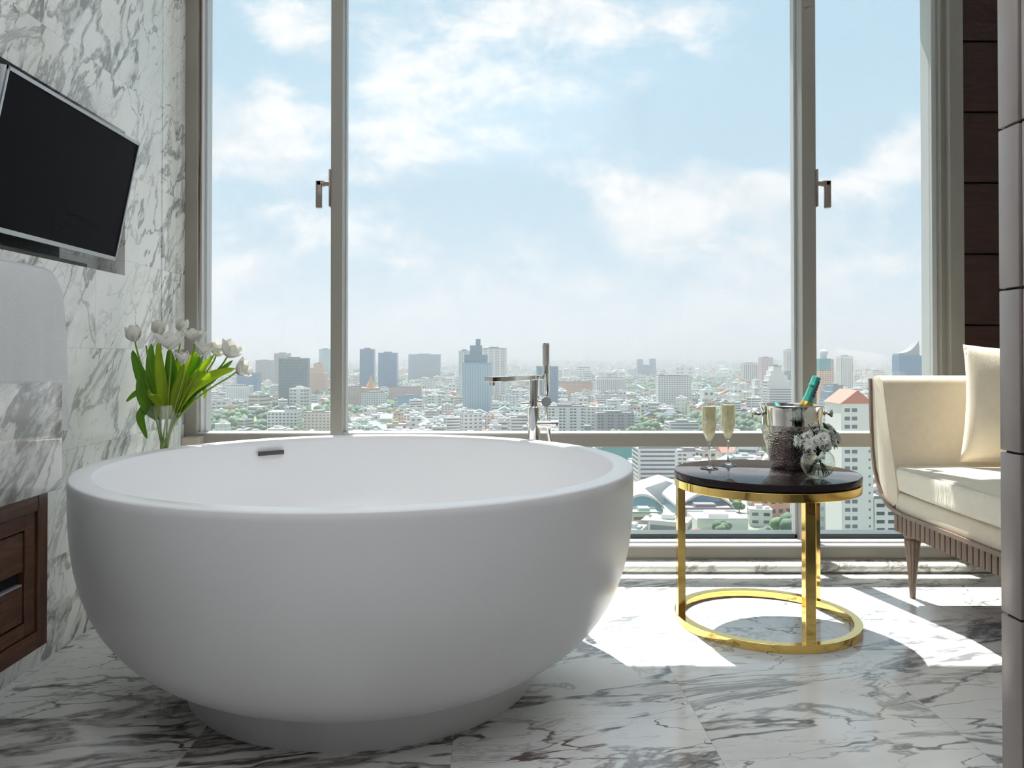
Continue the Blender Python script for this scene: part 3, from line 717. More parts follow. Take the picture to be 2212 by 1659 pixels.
smooth_prism(b,[s_(p) for p in ap],.002,.80,.008); b.build('arm',M['fabric'],so,smooth=50)
b=MB(); pb=MB(); bb=MB()
b.box(.004,.80,1.30-2.4,2.985-2.4,.316,.392,b=.012); b.build('seat_base',M['fabric'],so,smooth=50)
b=MB(); b.box(.70,.84,1.30-2.4,3.12-2.4,.33,.83,b=.03); b.build('backrest',M['fabric'],so,smooth=50)
b=MB(); b.box(.0,.80,1.22-2.4,1.33-2.4,.32,.80,b=.03); b.build('arm',M['fabric'],so,smooth=50)
# seat cushion: soft slab, gently crowned
bm=bmesh.new(); bmesh.ops.create_cube(bm,size=1); bmesh.ops.subdivide_edges(bm,edges=bm.edges[:],cuts=14,use_grid_fill=True)
for v in bm.verts:
    x,y,z=v.co*2
    rx=x*.345; ry=y*.80; rz=z*.052
    e=1-.018*(abs(z)**6)
    rz*=(1-.10*(abs(x)**4)-.06*abs(y)**6)
    rz+= (.010*(1-x*x)*(1-y*y) if z>0 else 0)
    bow=-.02*(1-y*y) if x<0 else 0
    wr_=.003*math.sin(y*46+z)*(1-abs(z)**4) if x<-.8 else 0
    v.co=Vector((.350+rx*e+bow*abs(x)+wr_,2.20-2.4+ry*e,.441+rz-.012*(1-y)*.5*0))
bmesh.ops.bevel(bm,geom=[e for e in bm.edges if e.calc_face_angle(0)>1.],offset=.006,segments=2,affect='EDGES')
bm.verts.index_update(); b=MB(); b.add([v.co.copy() for v in bm.verts],[[v.index for v in f.verts] for f in bm.faces]); bm.free()
cu_=b.build('seat_cushion',M['fabric2'],so,smooth=50)
# fluted skirt
b=MB(); b.box(.022,.78,1.32-2.4,3.015-2.4,.245,.309)
y=3.005
while y>1.33:
    b.prism([(.022,y-2.4),(.022,y-2.4-.028),(.012,y-2.4-.026),(.010,y-2.4-.014),(.012,y-2.4-.002)],.246,.305,'z'); y-=.031
b.build('fluted_skirt',M['swood_z'],so,smooth=30)
def leg(lx,ly):
    b=MB(); n=60; vs_=[];fs=[]
    st=[(.0,.010,0),(.005,.0105,1),(.05,.0125,1),(.12,.0185,1),(.18,.0245,1),(.205,.028,1),(.215,.0275,.3),(.220,.024,0),(.226,.029,0),(.232,.031,0),(.238,.029,0),(.247,.024,0)]
    for z,r,fl_ in st:
        for k in range(n):
            a=2*PI*k/n; rr=r*(1-.13*fl_*(1-abs(math.cos(a*5))**.7)); vs_.append((lx+rr*math.cos(a),ly+rr*math.sin(a),z))
    for j in range(len(st)-1):
        for k in range(n): k2=(k+1)%n; fs.append((j*n+k,j*n+k2,(j+1)*n+k2,(j+1)*n+k))
    fs.append(tuple(range(n))[::-1]); fs.append(tuple((len(st)-1)*n+k for k in range(n)))
    b.add(vs_,fs); b.build('leg',M['swood_z'],so,smooth=35)
for lx,ly in ((.070,2.985-2.4),(.070,1.40-2.4),(.74,2.985-2.4),(.74,1.40-2.4)): leg(lx,ly)
# throw pillow
def pillow(name,loc,rot,w,h,t_,label,cat,group=None):
    N=22; vs_=[];fs=[]
    for side in (1,-1):
        for i in range(N+1):
            for j in range(N+1):
                u=i/N*2-1; v=j/N*2-1
                d_=(max(0,(1-abs(u)**2.4))*max(0,(1-abs(v)**2.4)))**.55
                pinch=1-.07*(1-abs(v)**2)*abs(u)**3; pv=1-.07*(1-abs(u)**2)*abs(v)**3
                wr_=.004*math.sin(u*9+v*4)*d_
                vs_.append((u*w/2*pinch,side*(t_/2*d_+(.004 if max(abs(u),abs(v))<.999 else 0))+wr_,v*h/2*pv))
    k=(N+1)**2
    for i in range(N):
        for j in range(N):
            a=i*(N+1)+j; fs.append((a,a+1,a+N+2,a+N+1)); fs.append((k+a,k+a+N+1,k+a+N+2,k+a+1))
    m_=MB(); m_.add(vs_,fs); o=m_.build(name,M['fabric'],None,smooth=80)
    bm=bmesh.new(); bm.from_mesh(o.data); bmesh.ops.remove_doubles(bm,verts=bm.verts[:],dist=.00002); bmesh.ops.recalc_face_normals(bm,faces=bm.faces[:]); bm.to_mesh(o.data); bm.free()
    o.location=loc; o.rotation_euler=rot; return tag(o,label,cat,group)
pillow('throw_pillow',(1.895,2.835,.716),(rad(-8),rad(2),rad(-28)),.43,.43,.15,'cream square throw pillow standing in the corner of the sofa','pillow')
HZ=.00026; HG=.2; HC=(.625,.655,.685,1.); SKY=((196,223,239),(182,216,235),(252,253,253),(218,231,239),(230,236,241)); SKYS=1.06; SUN=12.; FILL=84.; EXPO=0.; VB=0
# ================================================================== CITY BELOW THE WINDOW
GZ=-100.
def cm(name,c,rough=.8,**k): return pbr(name,tuple(q*.78 for q in lin(*c)),rough,var=.05,vs=.05,**k)
CW={'white':cm('city_white',(236,235,233)),'cream':cm('city_cream',(226,214,196)),'pink':cm('city_pink',(214,186,180)),'grey':cm('city_grey',(166,168,170)),
'bluegrey':cm('city_blue_grey',(122,152,172)),'blue':cm('city_blue_glass',(80,140,180),.3),'teal':cm('city_teal',(96,168,166),.5),'peach':cm('city_peach',(224,178,146)),
'slate':cm('city_slate_glass',(88,120,136),.3),'paleblue':cm('city_pale_blue',(130,176,198),.4)}
RF={'red':cm('roof_red',(210,134,120)),'grey':cm('roof_grey',(140,142,146)),'white':cm('roof_white',(228,228,228)),'teal':cm('roof_teal',(168,200,196)),'brown':cm('roof_brown',(150,122,112)),'slate':cm('roof_slate',(98,108,130))}
WN={'g':cm('city_window_grey',(112,120,130),.3),'d':cm('city_window_dark',(74,84,96),.3),'b':cm('city_window_blue',(92,130,156),.3),'w':cm('city_window_light',(186,200,208),.3)}
TREE=[cm('tree_green',(104,136,98)),cm('tree_dark_green',(88,118,92))]
def wins(m_,x0,x1,y0,y1,z0,z1,style,step,mi=1,faces='fls'):
    """window quads / bands on the front and the two side faces"""
    e=.12
    def quad(u0,u1,a,b,face):
        if face=='f': m_.add([(u0,y0-e,a),(u1,y0-e,a),(u1,y0-e,b),(u0,y0-e,b)],[(0,1,2,3)],mi)
        elif face=='l': m_.add([(x0-e,u1,a),(x0-e,u0,a),(x0-e,u0,b),(x0-e,u1,b)],[(0,1,2,3)],mi)
        else: m_.add([(x1+e,u0,a),(x1+e,u1,a),(x1+e,u1,b),(x1+e,u0,b)],[(0,1,2,3)],mi)
    H_=z1-z0; nz=max(2,int(H_/step))
    for face,a,b in (('f',x0,x1),('l',y0,y1),('s',y0,y1)):
        Wd=b-a; sx=step*1.15; nx=max(2,int(Wd/sx))
        if style=='grid':
            for i in range(nx):
                if nx>5 and i%4==3 and R.random()<.0: continue
                u0=a+Wd*(i+.24)/nx; u1=a+Wd*(i+.78)/nx
                for k in range(nz): quad(u0,u1,z0+H_*(k+.30)/nz,z0+H_*(k+.72)/nz,face)
        elif style=='bands':
            for k in range(nz): quad(a+Wd*.05,b-Wd*.05,z0+H_*(k+.32)/nz,z0+H_*(k+.76)/nz,face)
        elif style=='vert':
            for i in range(nx): quad(a+Wd*(i+.25)/nx,a+Wd*(i+.75)/nx,z0+2,z1-2.5,face)
        elif style=='side':
            if face!='f': continue
            for k in range(nz):
                za,zb=z0+H_*(k+.28)/nz,z0+H_*(k+.74)/nz
                quad(a+Wd*.10,a+Wd*.27,za,zb,face); quad(a+Wd*.33,a+Wd*.50,za,zb,face)
                if k<nz-5: quad(a+Wd*.86,a+Wd*.92,za+.4,zb-.2,face)
        elif style=='cols':
            for i in range(nx):
                if i%3==2: continue
                for k in range(nz): quad(a+Wd*(i+.15)/nx,a+Wd*(i+.85)/nx,z0+H_*(k+.30)/nz,z0+H_*(k+.74)/nz,face)
named=[]
def tower(name,px0,px1,yt,d,wall,style,label,win='g',depth=None,yaw=0.,cat='tower',roof='box',step=None,base=GZ,tiers=None,roofcol='grey'):
    a=W(px0,yt,d); b=W(px1,yt,d); w=b.x-a.x; h=a.z-base; D_=depth or min(w,28)
    o=thing(name,label,cat,((a.x+b.x)/2,d+D_/2,base),rad(yaw))
    st=step or max(3.4,3.6*d/1740)
    t_=tiers or [(0,1,0,1)]
    bo_=MB(); wi=MB()
    for u0,u1,v0,v1 in t_:
        x0=-w/2+w*u0; x1=-w/2+w*u1; ins=0 if v0==0 else .08*D_
        bo_.box(x0,x1,-D_/2+ins,D_/2-ins,h*v0,h*v1)
        if style: wins(wi,x0+.4,x1-.4,-D_/2+.4+ins,D_/2-.4-ins,max(h*v0,h*.02),h*v1-1,style,st,mi=0)
    bo_.build('tower_body',CW[wall],o)
    if style:
        # windows sit proud of the walls by a hand's breadth
        for i,v in enumerate(wi.v):
            pass
        wi2=MB(); wi2.add([Vector((v.x*(1+.6/w),v.y*(1+.6/D_),v.z)) for v in wi.v],wi.f); x=wi2.build('windows',WN[win],o,fix=False)
    r=MB(); xt0=-w/2+w*t_[-1][0]; xt1=-w/2+w*t_[-1][1]; ww_=xt1-xt0; xm=(xt0+xt1)/2
    if roof=='box':
        r.box(xm-ww_*.22,xm+ww_*.18,-D_*.25,D_*.25,h,h+max(2.5,h*.035)); r.box(xt0,xt1,-D_/2,-D_/2+.5,h,h+1.2); r.box(xt0,xt1,D_/2-.5,D_/2,h,h+1.2)
        r.build('roof_plant',RF[roofcol],o)
    elif roof=='gable':
        r.prism([(xt0-.5,h),(xt1+.5,h),(xm,h+ww_*.42)],-D_/2-.4,D_/2+.4,'y'); r.build('gable_roof',RF['red'],o)
    elif roof=='spire':
        r.lathe([(ww_*.30,h),(ww_*.28,h+ww_*.1),(ww_*.16,h+ww_*.35),(ww_*.06,h+ww_*.6),(0,h+ww_*.85)],16,M=Matrix.Translation((xm,0,0))); r.build('spire',CW['peach'],o)
    elif roof=='sail':
        r.prism([(xt0,h)]+[(xt0+w*.72*k/12,h+w*(.08+.05*k/12+.40*(k/12)**3)) for k in range(13)]+[(xt0+w*.745,h+w*.30),(xt0+w*.75,h)],-D_*.4,D_*.4,'y'); r.build('sail_crown',CW['grey'],o)
    elif roof=='dome':
        r.lathe([(ww_*.22,h),(ww_*.22,h+ww_*.35),(ww_*.30,h+ww_*.38),(ww_*.26,h+ww_*.55),(ww_*.12,h+ww_*.68),(0,h+ww_*.70)],20,M=Matrix.Translation((xm,0,0))); r.build('dome',RF['white'],o); r=MB(); r.box(xt0-.5,xt1*.6,-D_/2-.6,D_/2,h*.80,h*1.01); r.build('teal_floors',CW['teal'],o)
    elif roof=='teal':
        r.box(xm-ww_*.45,xm+ww_*.35,-D_*.4,D_*.4,h,h+ww_*.28); r.box(xm-ww_*.25,xm+ww_*.15,-D_*.3,D_*.3,h+ww_*.28,h+ww_*.62); r.box(xm-ww_*.05,xm+ww_*.10,-D_*.2,D_*.2,h+ww_*.62,h+ww_*.85); r.build('teal_crown',CW['bluegrey'],o)
    named.append((o.location.x,o.location.y,w/2+6,D_/2+6))
    return o
T=tower
T('office_tower',601,663,775,1500,'slate','grid','dark blue-grey office tower in the left window pane','d',step=5,yaw=4)
T('tower_block',592,624,764,2300,'grey','vert','pale hazy tower rising behind the dark blue-grey tower','g')
T('tower_block',666,704,786,1900,'peach','grid','peach stepped tower with cranes next to the left mullion','g',tiers=[(0,1,0,.72),(.1,.8,.72,.88),(.3,.7,.88,1)])
T('glass_tower',689,713,755,2500,'paleblue','vert','pale blue glass tower just left of the left mullion','w')
T('glass_tower',777,807,755,1900,'blue','vert','taller of the two blue glass towers right of the left mullion','b')
T('glass_tower',817,857,763,1850,'blue','vert','wider of the two blue glass towers right of the left mullion','b')
T('office_slab',882,951,766,2800,'bluegrey','vert','wide blue-grey office slab standing alone near the horizon','b')
T('apartment_tower',552,586,779,2400,'grey','grid','faint grey apartment tower left of the dark blue-grey tower','g')
T('low_office',511,556,807,1700,'blue','bands','low blue slab building beside the rightmost tulip','b')
T('apartment_block',489,538,834,1500,'white','vert','white ribbed apartment block under the rightmost tulip','w')
T('apartment_block',577,642,884,1000,'white','grid','white apartment block with small dark windows at the foot of the left pane','d',tiers=[(0,1,0,.9),(.55,1,.9,1)],step=3.6)
T('apartment_block',655,713,892,960,'cream','grid','cream apartment block against the foot of the left mullion','g',step=3.4)
T('domed_building',781,816,838,1500,'peach','grid','cream building topped by a peach spire near the left mullion','g',roof='spire')
T('apartment_block',781,832,849,1400,'white','grid','white gridded block in front of the peach spire','b',step=3.4)
T('apartment_block',752,781,836,1500,'pink','grid','pale pink block touching the left mullion','g')
T('office_block',840,909,837,1650,'pink','grid','long pinkish white block below the two blue glass towers','g')
T('office_block',858,909,856,1400,'paleblue','bands','blue banded office block below the pinkish white one','b')
T('apartment_tower',991,1016,759,1560,'white','grid','slim pale tower behind the left shoulder of the glass twin','g')
T('condominium_tower',1001,1061,783,1300,'paleblue','vert','tall pale blue condominium tower with a teal crown left of the faucet','w',roof='teal',yaw=-5)
T('condominium_tower',1042,1093,753,1700,'white','cols','tall white striped tower behind the teal crowned one','g',yaw=8)
T('office_tower',1160,1206,793,1500,'bluegrey','bands','blue-grey tower partly behind the chrome faucet','b')
T('apartment_block',1183,1262,879,930,'white','cols','white apartment block with rows of dark windows right of the faucet','d',step=3.3)
T('apartment_block',1102,1158,903,930,'white','bands','low white banded block left of the faucet column','g')
T('apartment_block',1289,1350,817,1900,'white','vert','white ribbed block in the middle distance right of the faucet','g')
T('row_building',1206,1279,826,1750,'peach','grid','peach row building in the middle distance right of the faucet','g')
T('twin_block',1378,1417,776,3000,'bluegrey','grid','hazy H-shaped pair of blocks near the horizon','g',tiers=[(0,1,0,.75),(0,.3,.75,1),(.7,1,.75,1)])
T('apartment_tower',1423,1494,813,1400,'white','grid','white gridded tower with a navy side left of the flutes','g',step=3.6,yaw=-3)
T('office_block',1285,1356,857,1450,'white','bands','flat white block below the ribbed white one','g')
T('office_block',1290,1370,893,1000,'grey','cols','grey framed office block to the left of the flutes','d')
T('parking_building',1446,1512,913,950,'white','bands','low white banded building behind the flute stems','g',tiers=[(0,1,0,1)])
T('apartment_tower',1606,1640,785,2400,'white','vert','white ribbed tower above the ice bucket','g')
T('apartment_tower',1645,1670,773,2300,'pink','grid','greyish pink tower above the ice bucket','g')
T('stepped_tower',1659,1720,792,1300,'white','bands','white stepped tower tapering to its top by the right mullion','g',tiers=[(0,1,0,.58),(0,.82,.58,.72),(.05,.70,.72,.82),(.12,.60,.82,.92),(.2,.5,.92,1)],step=4)
T('apartment_tower',1699,1720,756,2600,'cream','vert','slim cream tower just left of the right mullion','g')
T('glass_tower',1693,1722,803,1900,'bluegrey','vert','blue-grey block between the stepped tower and right mullion','b')
T('apartment_tower',1770,1801,776,1400,'peach','grid','peach tower with teal upper floors and a white dome','g',roof='dome',tiers=[(0,1,0,1)])
T('office_tower',1790,1845,834,900,'bluegrey','bands','blue-grey banded tower with stepped shoulders in the right pane','w',tiers=[(0,1,0,.55),(0,.86,.55,.75),(.05,.75,.75,.9),(.2,.6,.9,1)],step=4)
T('apartment_tower',1816,1843,770,2100,'white','vert','hazy white tower above the right arm of the view','g')
T('glass_tower',1943,2003,768,1500,'blue','vert','blue glass tower with a pointed sail crown at the far right','b',roof='sail')
T('apartment_block',1885,1911,802,1900,'white','grid','small white block between the near white tower and sail tower','g')
T('residential_tower',1817,1886,872,330,'white','side','near white residential tower under a red gable roof beside the sofa','g',roof='gable',step=3.3,depth=16)
T('residential_tower',1889,1990,1078,330,'white','cols','near lower tower wing showing below the sofa arm','d',step=3.3,depth=14)
T('teal_building',1300,1368,968,720,'teal',None,'plain teal building at the tub rim below the transom',depth=20)
T('apartment_tower',1379,1462,969,600,'white','bands','white balconied apartment block in the lower pane left of the table','g',step=3.2)
T('apartment_block',1463,1526,976,680,'white','cols','white framed block in the lower pane behind the table rim','g')
T('low_building',1474,1586,1101,478,'pink','bands','long pale low building in front of the blue arched hall','w',depth=14,cat='building')
T('white_hall',1506,1616,1124,452,'white',None,'flat white roofed hall at the foot of the lower pane',depth=24,cat='building',roofcol='white')
T('small_building',1366,1426,1110,468,'cream','bands','small cream building beside the tub at the foot of the pane','g',depth=15,cat='building',roofcol='teal')
# arched halls
def arch_hall(px0,px1,yb,yt,d,lab,depth=60):
    a=W(px0,yb,d); b=W(px1,yb,d); w=b.x-a.x; zt=W(px0,yt,d).z
    o=thing('arched_hall',lab,'building',((a.x+b.x)/2,d+depth/2,GZ)); hb=a.z-GZ; ht=zt-a.z
    arc=[(-w/2+w*k/20,hb+ht*math.sin(PI*k/20)**.8) for k in range(21)]
    m_=MB(); m_.prism([(w/2,0)]+[(-w/2,0)]+arc,-depth/2,depth/2,'y'); m_.build('hall_body',CW['paleblue'],o)
    arc2=[(x*1.04,z+1.6) for x,z in arc]
    m_=MB(); m_.prism([(x*1.04,z+.1) for x,z in arc][::-1]+arc2,-depth/2-2,depth/2+2,'y'); m_.build('vaulted_roof',RF['white'],o)
    m_=MB()
    for k in range(14): m_.box(-w/2+w*(k+.2)/14,-w/2+w*(k+.8)/14,-depth/2-.4,-depth/2-.1,hb*.35,hb*.8)
    m_.build('windows',WN['w'],o)
    named.append((o.location.x,o.location.y,w/2+4,depth/2+4))
arch_hall(1468,1582,1100,1068,494,'hall with a blue arched gable under a white vaulted roof beneath the table',46)
arch_hall(1340,1432,1100,1071,494,'blue fronted arched hall half hidden behind the tub',46)
# barrel shed with skylights
a=W(1425,1050,570); named.append((a.x,562,32,16))
o=thing('barrel_shed','large white pitched shed roof with grey skylight strips behind the halls','building',(a.x,562,GZ))
m_=MB(); m_.prism([(-30,0),(30,0),(30,5),(0,15),(-30,5)],-14,14,'y'); m_.build('shed_body',RF['white'],o)
m_=MB(); [m_.prism([(-22,7.7),(-16,9.7),(-16,10.1),(-22,8.1)],-12+8*q,-8+8*q,'y') for q in range(3)]; m_.build('skylight',RF['grey'],o)
# tower extras: teal upper floors + coloured roofs
# low-rise fabric --------------------------------------------------
WCOL=['white','white','white','white','cream','pink','grey','white','peach','bluegrey']
def unit(seed):
    r=random.Random(seed); w=r.uniform(10,30); d_=r.uniform(9,20); h=r.choice([7,8,9,11,13,16,20,27]); kind='gable' if h<12 and r.random()<.55 else 'flat'
    wc=r.choice(WCOL); rc=r.choice(['red','brown','grey','slate','white','teal']) if kind=='gable' else r.choice(['grey','white','white','teal'])
    if kind=='gable': w=min(w,18)
    m_=MB(); m_.box(-w/2,w/2,-d_/2,d_/2,0,h,0)
    wins(m_,-w/2,w/2,-d_/2,d_/2,.6,h-.4,r.choice(['grid','bands','grid','cols']),r.choice([3.6,4.2,5.]),mi=1)
    if kind=='gable':
        m_.prism([(-w/2-.8,h),(w/2+.8,h),(0,h+w*.28)],-d_/2-.7,d_/2+.7,'y',mi=2)
    else:
        m_.box(-w/2-.2,w/2+.2,-d_/2-.2,d_/2+.2,h,h+.5,2); m_.box(-w*.2,w*.1,-d_*.2,d_*.2,h+.5,h+3,0)
        if r.random()<.5: m_.box(w*.2,w*.4,-d_*.3,d_*.1,h+.5,h+1.8,2)
    return m_,[CW[wc],WN[r.choice('ggdw')],RF[rc]],w,d_,h,wc,rc,kind
units=[unit(100+i) for i in range(36)]
def pane(px):
    if px<714: return 'left pane'
    if px<1135: return 'middle pane left of faucet'
    if px<1440: return 'middle pane right of faucet'
    if px<1726: return 'middle pane around ice bucket'
    return 'right pane'
cand=[]; R2=random.Random(21); occ={}
def free(x,y,r):
    for ax,ay,hw_,hd_ in named:
        if abs(x-ax)<hw_+r and abs(y-ay)<hd_+r: return False
        # keep the sight line to a named near building's front open only when right in front of it
    c=60.; kx,ky=int(x//c),int(y//c)
    for i_ in (-1,0,1):
        for j_ in (-1,0,1):
            for (ox,oy,orr) in occ.get((kx+i_,ky+j_),()):
                if (x-ox)**2+(y-oy)**2<(r+orr)**2: return False
    occ.setdefault((kx,ky),[]).append((x,y,r)); return True
for i in range(26000):
    py=772.5+(R2.random()**1.7)*430; px=R2.uniform(300,2180)
    d=100.9*F/(py-765.)
    if d>11000: continue
    x=(px-PX)/F*d
    nz_=noise.noise(Vector((x*.0042,d*.0026,3.3)))
    tree=nz_>(.20 if d<2500 else .27) or (R2.random()<.10)
    if tree:
        sz=R2.uniform(.7,1.5)
        if free(x,d,7.5*sz*(1+min(1.2,d/5000) if d>1000 else 1)): cand.append(('t',x,d,px,py,R2.randrange(4),sz,R2.uniform(0,6)))
    else:
        u=R2.randrange(len(units)); s=R2.uniform(.85,1.2)*(1 if d<1500 else min(1.7,1+(d-1500)/4000))
        if d>900 and R2.random()<.05: s*=1.5
        if free(x,d,.5*math.hypot(units[u][2],units[u][3])*s*.93): cand.append(('b',x,d,px,py,u,s,R2.choice([0,0,.1,-.15,.35,-.4,PI/2])))
bl=[c for c in cand if c[0]=='b']; tr=[c for c in cand if c[0]=='t']
bl.sort(key=lambda c:-units[c[5]][2]*c[6]/c[2]); tr.sort(key=lambda c:-c[6]/c[2])
inframe=lambda c: 440<c[3]<2010
ind=[c for c in bl if inframe(c)][:300]; ids=set(map(id,ind)); rest=[c for c in bl if id(c) not in ids]
um={}
for c in ind:
    _,x,d,px,py,u,s,yw=c; m_,mats,w,d_,h,wc,rc,kind=units[u]
    if u not in um:
        o=m_.build('house' if kind=='gable' else 'low_rise_block',mats,fix=False); um[u]=o
    else:
        o=um[u].copy(); COL.objects.link(o)
    o.location=(x,d,GZ); o.rotation_euler=(0,0,yw); o.scale=(s,s,s)
    band='near' if py>900 else ('nearer-middle' if py>845 else 'far')
    low='lower ' if py>968 else ''
    colr={'bluegrey':'blue-grey'}.get(wc,wc)
    lb=f"small {colr} {'house, '+rc+' pitched roof' if kind=='gable' else 'block, flat '+rc+' roof'}, {band} rooftops, {low}{pane(px)}"
    tag(o,lb,'house' if kind=='gable' else 'building',lb)
allm=[CW[k] for k in CW]+[WN[k] for k in WN]+[RF[k] for k in RF]; mi_={m.name:i for i,m in enumerate(allm)}
big=MB()
for c in rest:
    _,x,d,px,py,u,s,yw=c; m_,mats,w,d_,h,wc,rc,kind=units[u]
    Mx=Matrix.Translation((x,d,GZ))@Matrix.Rotation(yw,4,'Z')@Matrix.Scale(s,4)
    b0=len(big.v)
    if d>3500:   # too far for windows to read
        fs=[(f,mm) for f,mm in zip(m_.f,m_.m) if mm!=1]
    else: fs=list(zip(m_.f,m_.m))
    big.v.extend(Mx@v for v in m_.v)
    for f,mm in fs: big.f.append(tuple(b0+i for i in f)); big.m.append(mi_[mats[mm].name])
tag(big.build('distant_rooftops',allm,fix=False),'dense carpet of far low-rise buildings fading into the haze','buildings',kind='stuff')
# trees
def treemesh(seed):
    r=random.Random(seed); m_=MB()
    for k in range(9):
        bm=bmesh.new(); bmesh.ops.create_icosphere(bm,subdivisions=2,radius=1)
        c=Vector((r.uniform(-3.2,3.2),r.uniform(-3.2,3.2),r.uniform(3.5,8))); q=r.uniform(2.,3.4)
        for v in bm.verts: v.co=c+v.co*(q*(1+.35*noise.noise(v.co*2.3+c)))
        m_.add([v.co.copy() for v in bm.verts],[[v.index for v in f.verts] for f in bm.faces]); bm.free()
    return m_
tms=[treemesh(i) for i in range(4)]; trunk=MB(); trunk.tube([(0,0,0),(.2,0,2),(0,.1,5)],[.5,.4,.3],8)
TM=pbr('tree_trunk',lin(110,96,84),.8)
tind=[c for c in tr if inframe(c)][:110]; ids=set(map(id,tind)); trest=[c for c in tr if id(c) not in ids]
tp={}
for c in tind:
    _,x,d,px,py,u,s,yw=c
    if u not in tp:
        o=thing('tree','t','tree'); tms[u].build('crown',TREE[u%2],o,smooth=80); trunk.build('trunk',TM,o); tp[u]=o
    else: o=copy_tree(tp[u])
    o.location=(x,d,GZ); o.rotation_euler=(0,0,yw); o.scale=(s,s,s)
    band='near' if py>960 else ('nearer-middle' if py>880 else 'middle-distance'); low=py>968
    lb=f"{'bright' if u%2==0 else 'dark'} green round tree among the {band} rooftops, {pane(px)}"
    tag(o,lb,'tree',lb)
tb_=MB()
small=MB()
for k in range(4):
    bm=bmesh.new(); bmesh.ops.create_icosphere(bm,subdivisions=2,radius=1)
    cc_=Vector((R.uniform(-6,6),R.uniform(-4,4),R.uniform(2,5)))
    small.add([cc_+v.co*(4.2*(1+.3*noise.noise(v.co*2+cc_))) for v in bm.verts],[[v.index for v in f.verts] for f in bm.faces]); bm.free()
for c in trest:
    _,x,d,px,py,u,s,yw=c; s*=1+min(1.2,d/5000)
    Mx=Matrix.Translation((x,d,GZ))@Matrix.Rotation(yw,4,'Z')@Matrix.Scale(s,4); tb_.add([Mx@v for v in small.v],small.f,u%2)
tag(tb_.build('distant_trees',TREE,smooth=80,fix=False),'scattered far green tree clumps between the rooftops','trees',kind='stuff')
m_,nt,out=newmat('city_ground')
pos=nt.N.new('ShaderNodeNewGeometry').outputs['Position']
f1=nt.ss(nt.noise(nt.vm('MULTIPLY',pos,(.0042,.0026,0)),1,3),.44,.58); f2=nt.noise(nt.vm('SCALE',pos,sc_=.03),1,6,.7)
col=nt.mix(f1,nt.mix(f2,lin(196,192,186),lin(130,134,130)),nt.mix(f2,lin(96,128,88),lin(140,156,116)))
p=nt.n('ShaderNodeBsdfPrincipled',{'Base Color':col,'Roughness':.9}); nt.L.new(p.outputs[0],out.inputs[0])
g=MB(); g.box(-22000,22000,60,26000,GZ-2,GZ); tag(g.build('ground',m_),'flat city ground far below the window','ground',kind=S)
# haze: real scattering air over the city
m_,nt,out=newmat('city_haze_air')
v=nt.n('ShaderNodeVolumeScatter',{'Color':HC,'Density':HZ,'Anisotropy':HG}); ab=nt.n('ShaderNodeVolumeAbsorption',{'Color':HC,'Density':HZ}); sm=nt.n('ShaderNodeAddShader',{0:v.outputs[0],1:ab.outputs[0]}); nt.L.new(sm.outputs[0],out.inputs['Volume'])
h=MB(); h.box(-20000,20000,150,24000,GZ-1,260); hz=tag(h.build('haze',m_),'pale haze hanging over the city','haze',kind='stuff')
# ================================================================== SKY, SUN, ADDED FILL LIGHT
w=bpy.data.worlds.new('sky'); sc.world=w; w.use_nodes=True; nt=NT(w.node_tree)
for x in list(nt.N): nt.N.remove(x)
d=nt.N.new('ShaderNodeTexCoord').outputs['Generated']
s=nt.n('ShaderNodeSeparateXYZ',{0:d}); 
yy=nt.m('MAXIMUM',nt.m('ABSOLUTE',s.outputs[1]),.06)
u=nt.m('DIVIDE',s.outputs[0],yy); v=nt.m('DIVIDE',s.outputs[2],yy)
uv=nt.n('ShaderNodeCombineXYZ',{0:u,1:v}).outputs[0]
def blob(px,py,rx,ry,k):
    du=nt.m('DIVIDE',nt.m('SUBTRACT',u,(px-1065)/1740),rx/1740); dv=nt.m('DIVIDE',nt.m('SUBTRACT',v,(765-py)/1740),ry/1740)
    q=nt.m('ADD',nt.m('MULTIPLY',du,du),nt.m('MULTIPLY',dv,dv))
    return nt.m('MULTIPLY',nt.m('EXPONENT',nt.m('MULTIPLY',q,-1.)),k)
# blobs of cloud (+) and clear blue (-)
tot=None
for b in ((560,330,170,90,.30),(600,640,260,110,.12),(880,260,140,130,.40),(1150,230,160,120,.20),(1390,440,130,75,.42),(1560,420,120,60,.30),(1680,400,80,45,.35),(1500,520,240,55,.22),
          (1940,330,90,75,.55),(1850,390,80,40,.35),(1100,60,200,60,.22),(1500,40,240,60,.25),(480,620,150,120,.1),(640,60,90,60,.25),(1250,600,300,70,.12),
          (520,110,70,90,-.35),(590,420,160,30,-.38),(1010,400,110,60,-.25),(1350,270,230,60,-.28),(1590,280,150,90,-.42),(1850,170,170,140,-.52),(860,450,150,40,-.2),(1350,560,120,30,-.15),(1260,530,50,30,-.12),(1850,560,160,60,-.12)):
    g_=blob(*b); tot=g_ if tot is None else nt.m('ADD',tot,g_)
st=nt.vm('MULTIPLY',uv,(1.,1.7,1.))
n1=nt.noise(nt.vm('ADD',st,(3.1,1.7,0.)),3.4,9,.60,.35); n2=nt.noise(nt.vm('ADD',st,(9.,4.,0.)),9.,8,.62,.2)
den=nt.m('ADD',nt.m('ADD',nt.m('MULTIPLY',nt.m('SUBTRACT',n1,.5),1.6),nt.m('MULTIPLY',nt.m('SUBTRACT',n2,.5),1.1)),nt.m('ADD',.40,nt.m('MULTIPLY',tot,.95)))
f=nt.ss(den,.28,.80)
el=nt.ss(v,.0,.42)
blue=nt.mix(el,lin(*SKY[0]),lin(*SKY[1]))
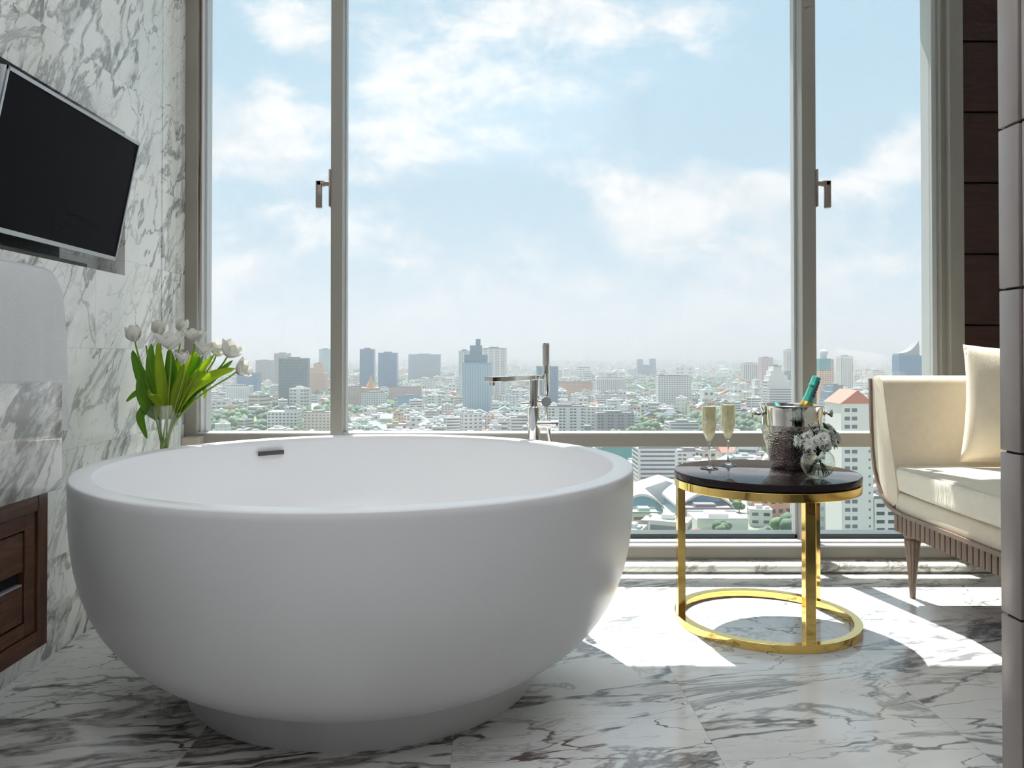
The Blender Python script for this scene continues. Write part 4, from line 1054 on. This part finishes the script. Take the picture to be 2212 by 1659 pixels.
shade=nt.ss(nt.m('SUBTRACT',n1,n2),-.1,.25)
cloud=nt.mix(shade,lin(*SKY[2]),lin(*SKY[3]))
col=nt.mix(f,blue,cloud)
hz_=nt.ss(v,.0,.16,1.,0.)
col=nt.mix(nt.m('MULTIPLY',hz_,.5),col,lin(*SKY[4]))
bg=nt.n('ShaderNodeBackground',{'Color':col,'Strength':SKYS}); o_=nt.N.new('ShaderNodeOutputWorld'); nt.L.new(bg.outputs[0],o_.inputs[0])
w.cycles.sampling_method='MANUAL'; w.cycles.sample_map_resolution=1024
def light(name,type_,loc,rot,energy,color=(1,1,1),**k):
    l=bpy.data.lights.new(name,type_); l.energy=energy; l.color=color
    for a,b in k.items(): setattr(l,a,b)
    o=bpy.data.objects.new(name,l); COL.objects.link(o); o.location=loc; o.rotation_euler=rot; return o
dsun=Vector((.22,-1,-1.86)).normalized()
sun=light('sun','SUN',(0,20,30),dsun.to_track_quat('-Z','Y').to_euler(),SUN,(1,.97,.92),angle=rad(.55))
po=light('window_portal','AREA',(.34,3.62,1.33),(rad(-90),0,0),1,shape='RECTANGLE',size=3.3,size_y=2.6); po.data.cycles.is_portal=True
light('added_fill_up','AREA',(.2,.5,2.05),(rad(180),0,0),FILL,(.97,.985,1),shape='RECTANGLE',size=2.2,size_y=2.6)  # added unseen fill light, bounced off the ceiling to brighten the room
sc.view_settings.view_transform='Standard'; sc.view_settings.look='None'; sc.view_settings.gamma=1; sc.view_settings.use_curve_mapping=False
sc.view_settings.exposure=EXPO
sc.cycles.use_adaptive_sampling=True; sc.cycles.adaptive_threshold=.08; sc.cycles.use_light_tree=False; sc.cycles.adaptive_min_samples=12
sc.cycles.max_bounces=8; sc.cycles.diffuse_bounces=4; sc.cycles.glossy_bounces=4; sc.cycles.transmission_bounces=8; sc.cycles.transparent_max_bounces=24; sc.cycles.volume_bounces=VB
sc.cycles.caustics_reflective=False; sc.cycles.caustics_refractive=False; sc.cycles.blur_glossy=.5; sc.cycles.sample_clamp_indirect=6
sc.cycles.use_denoising=True
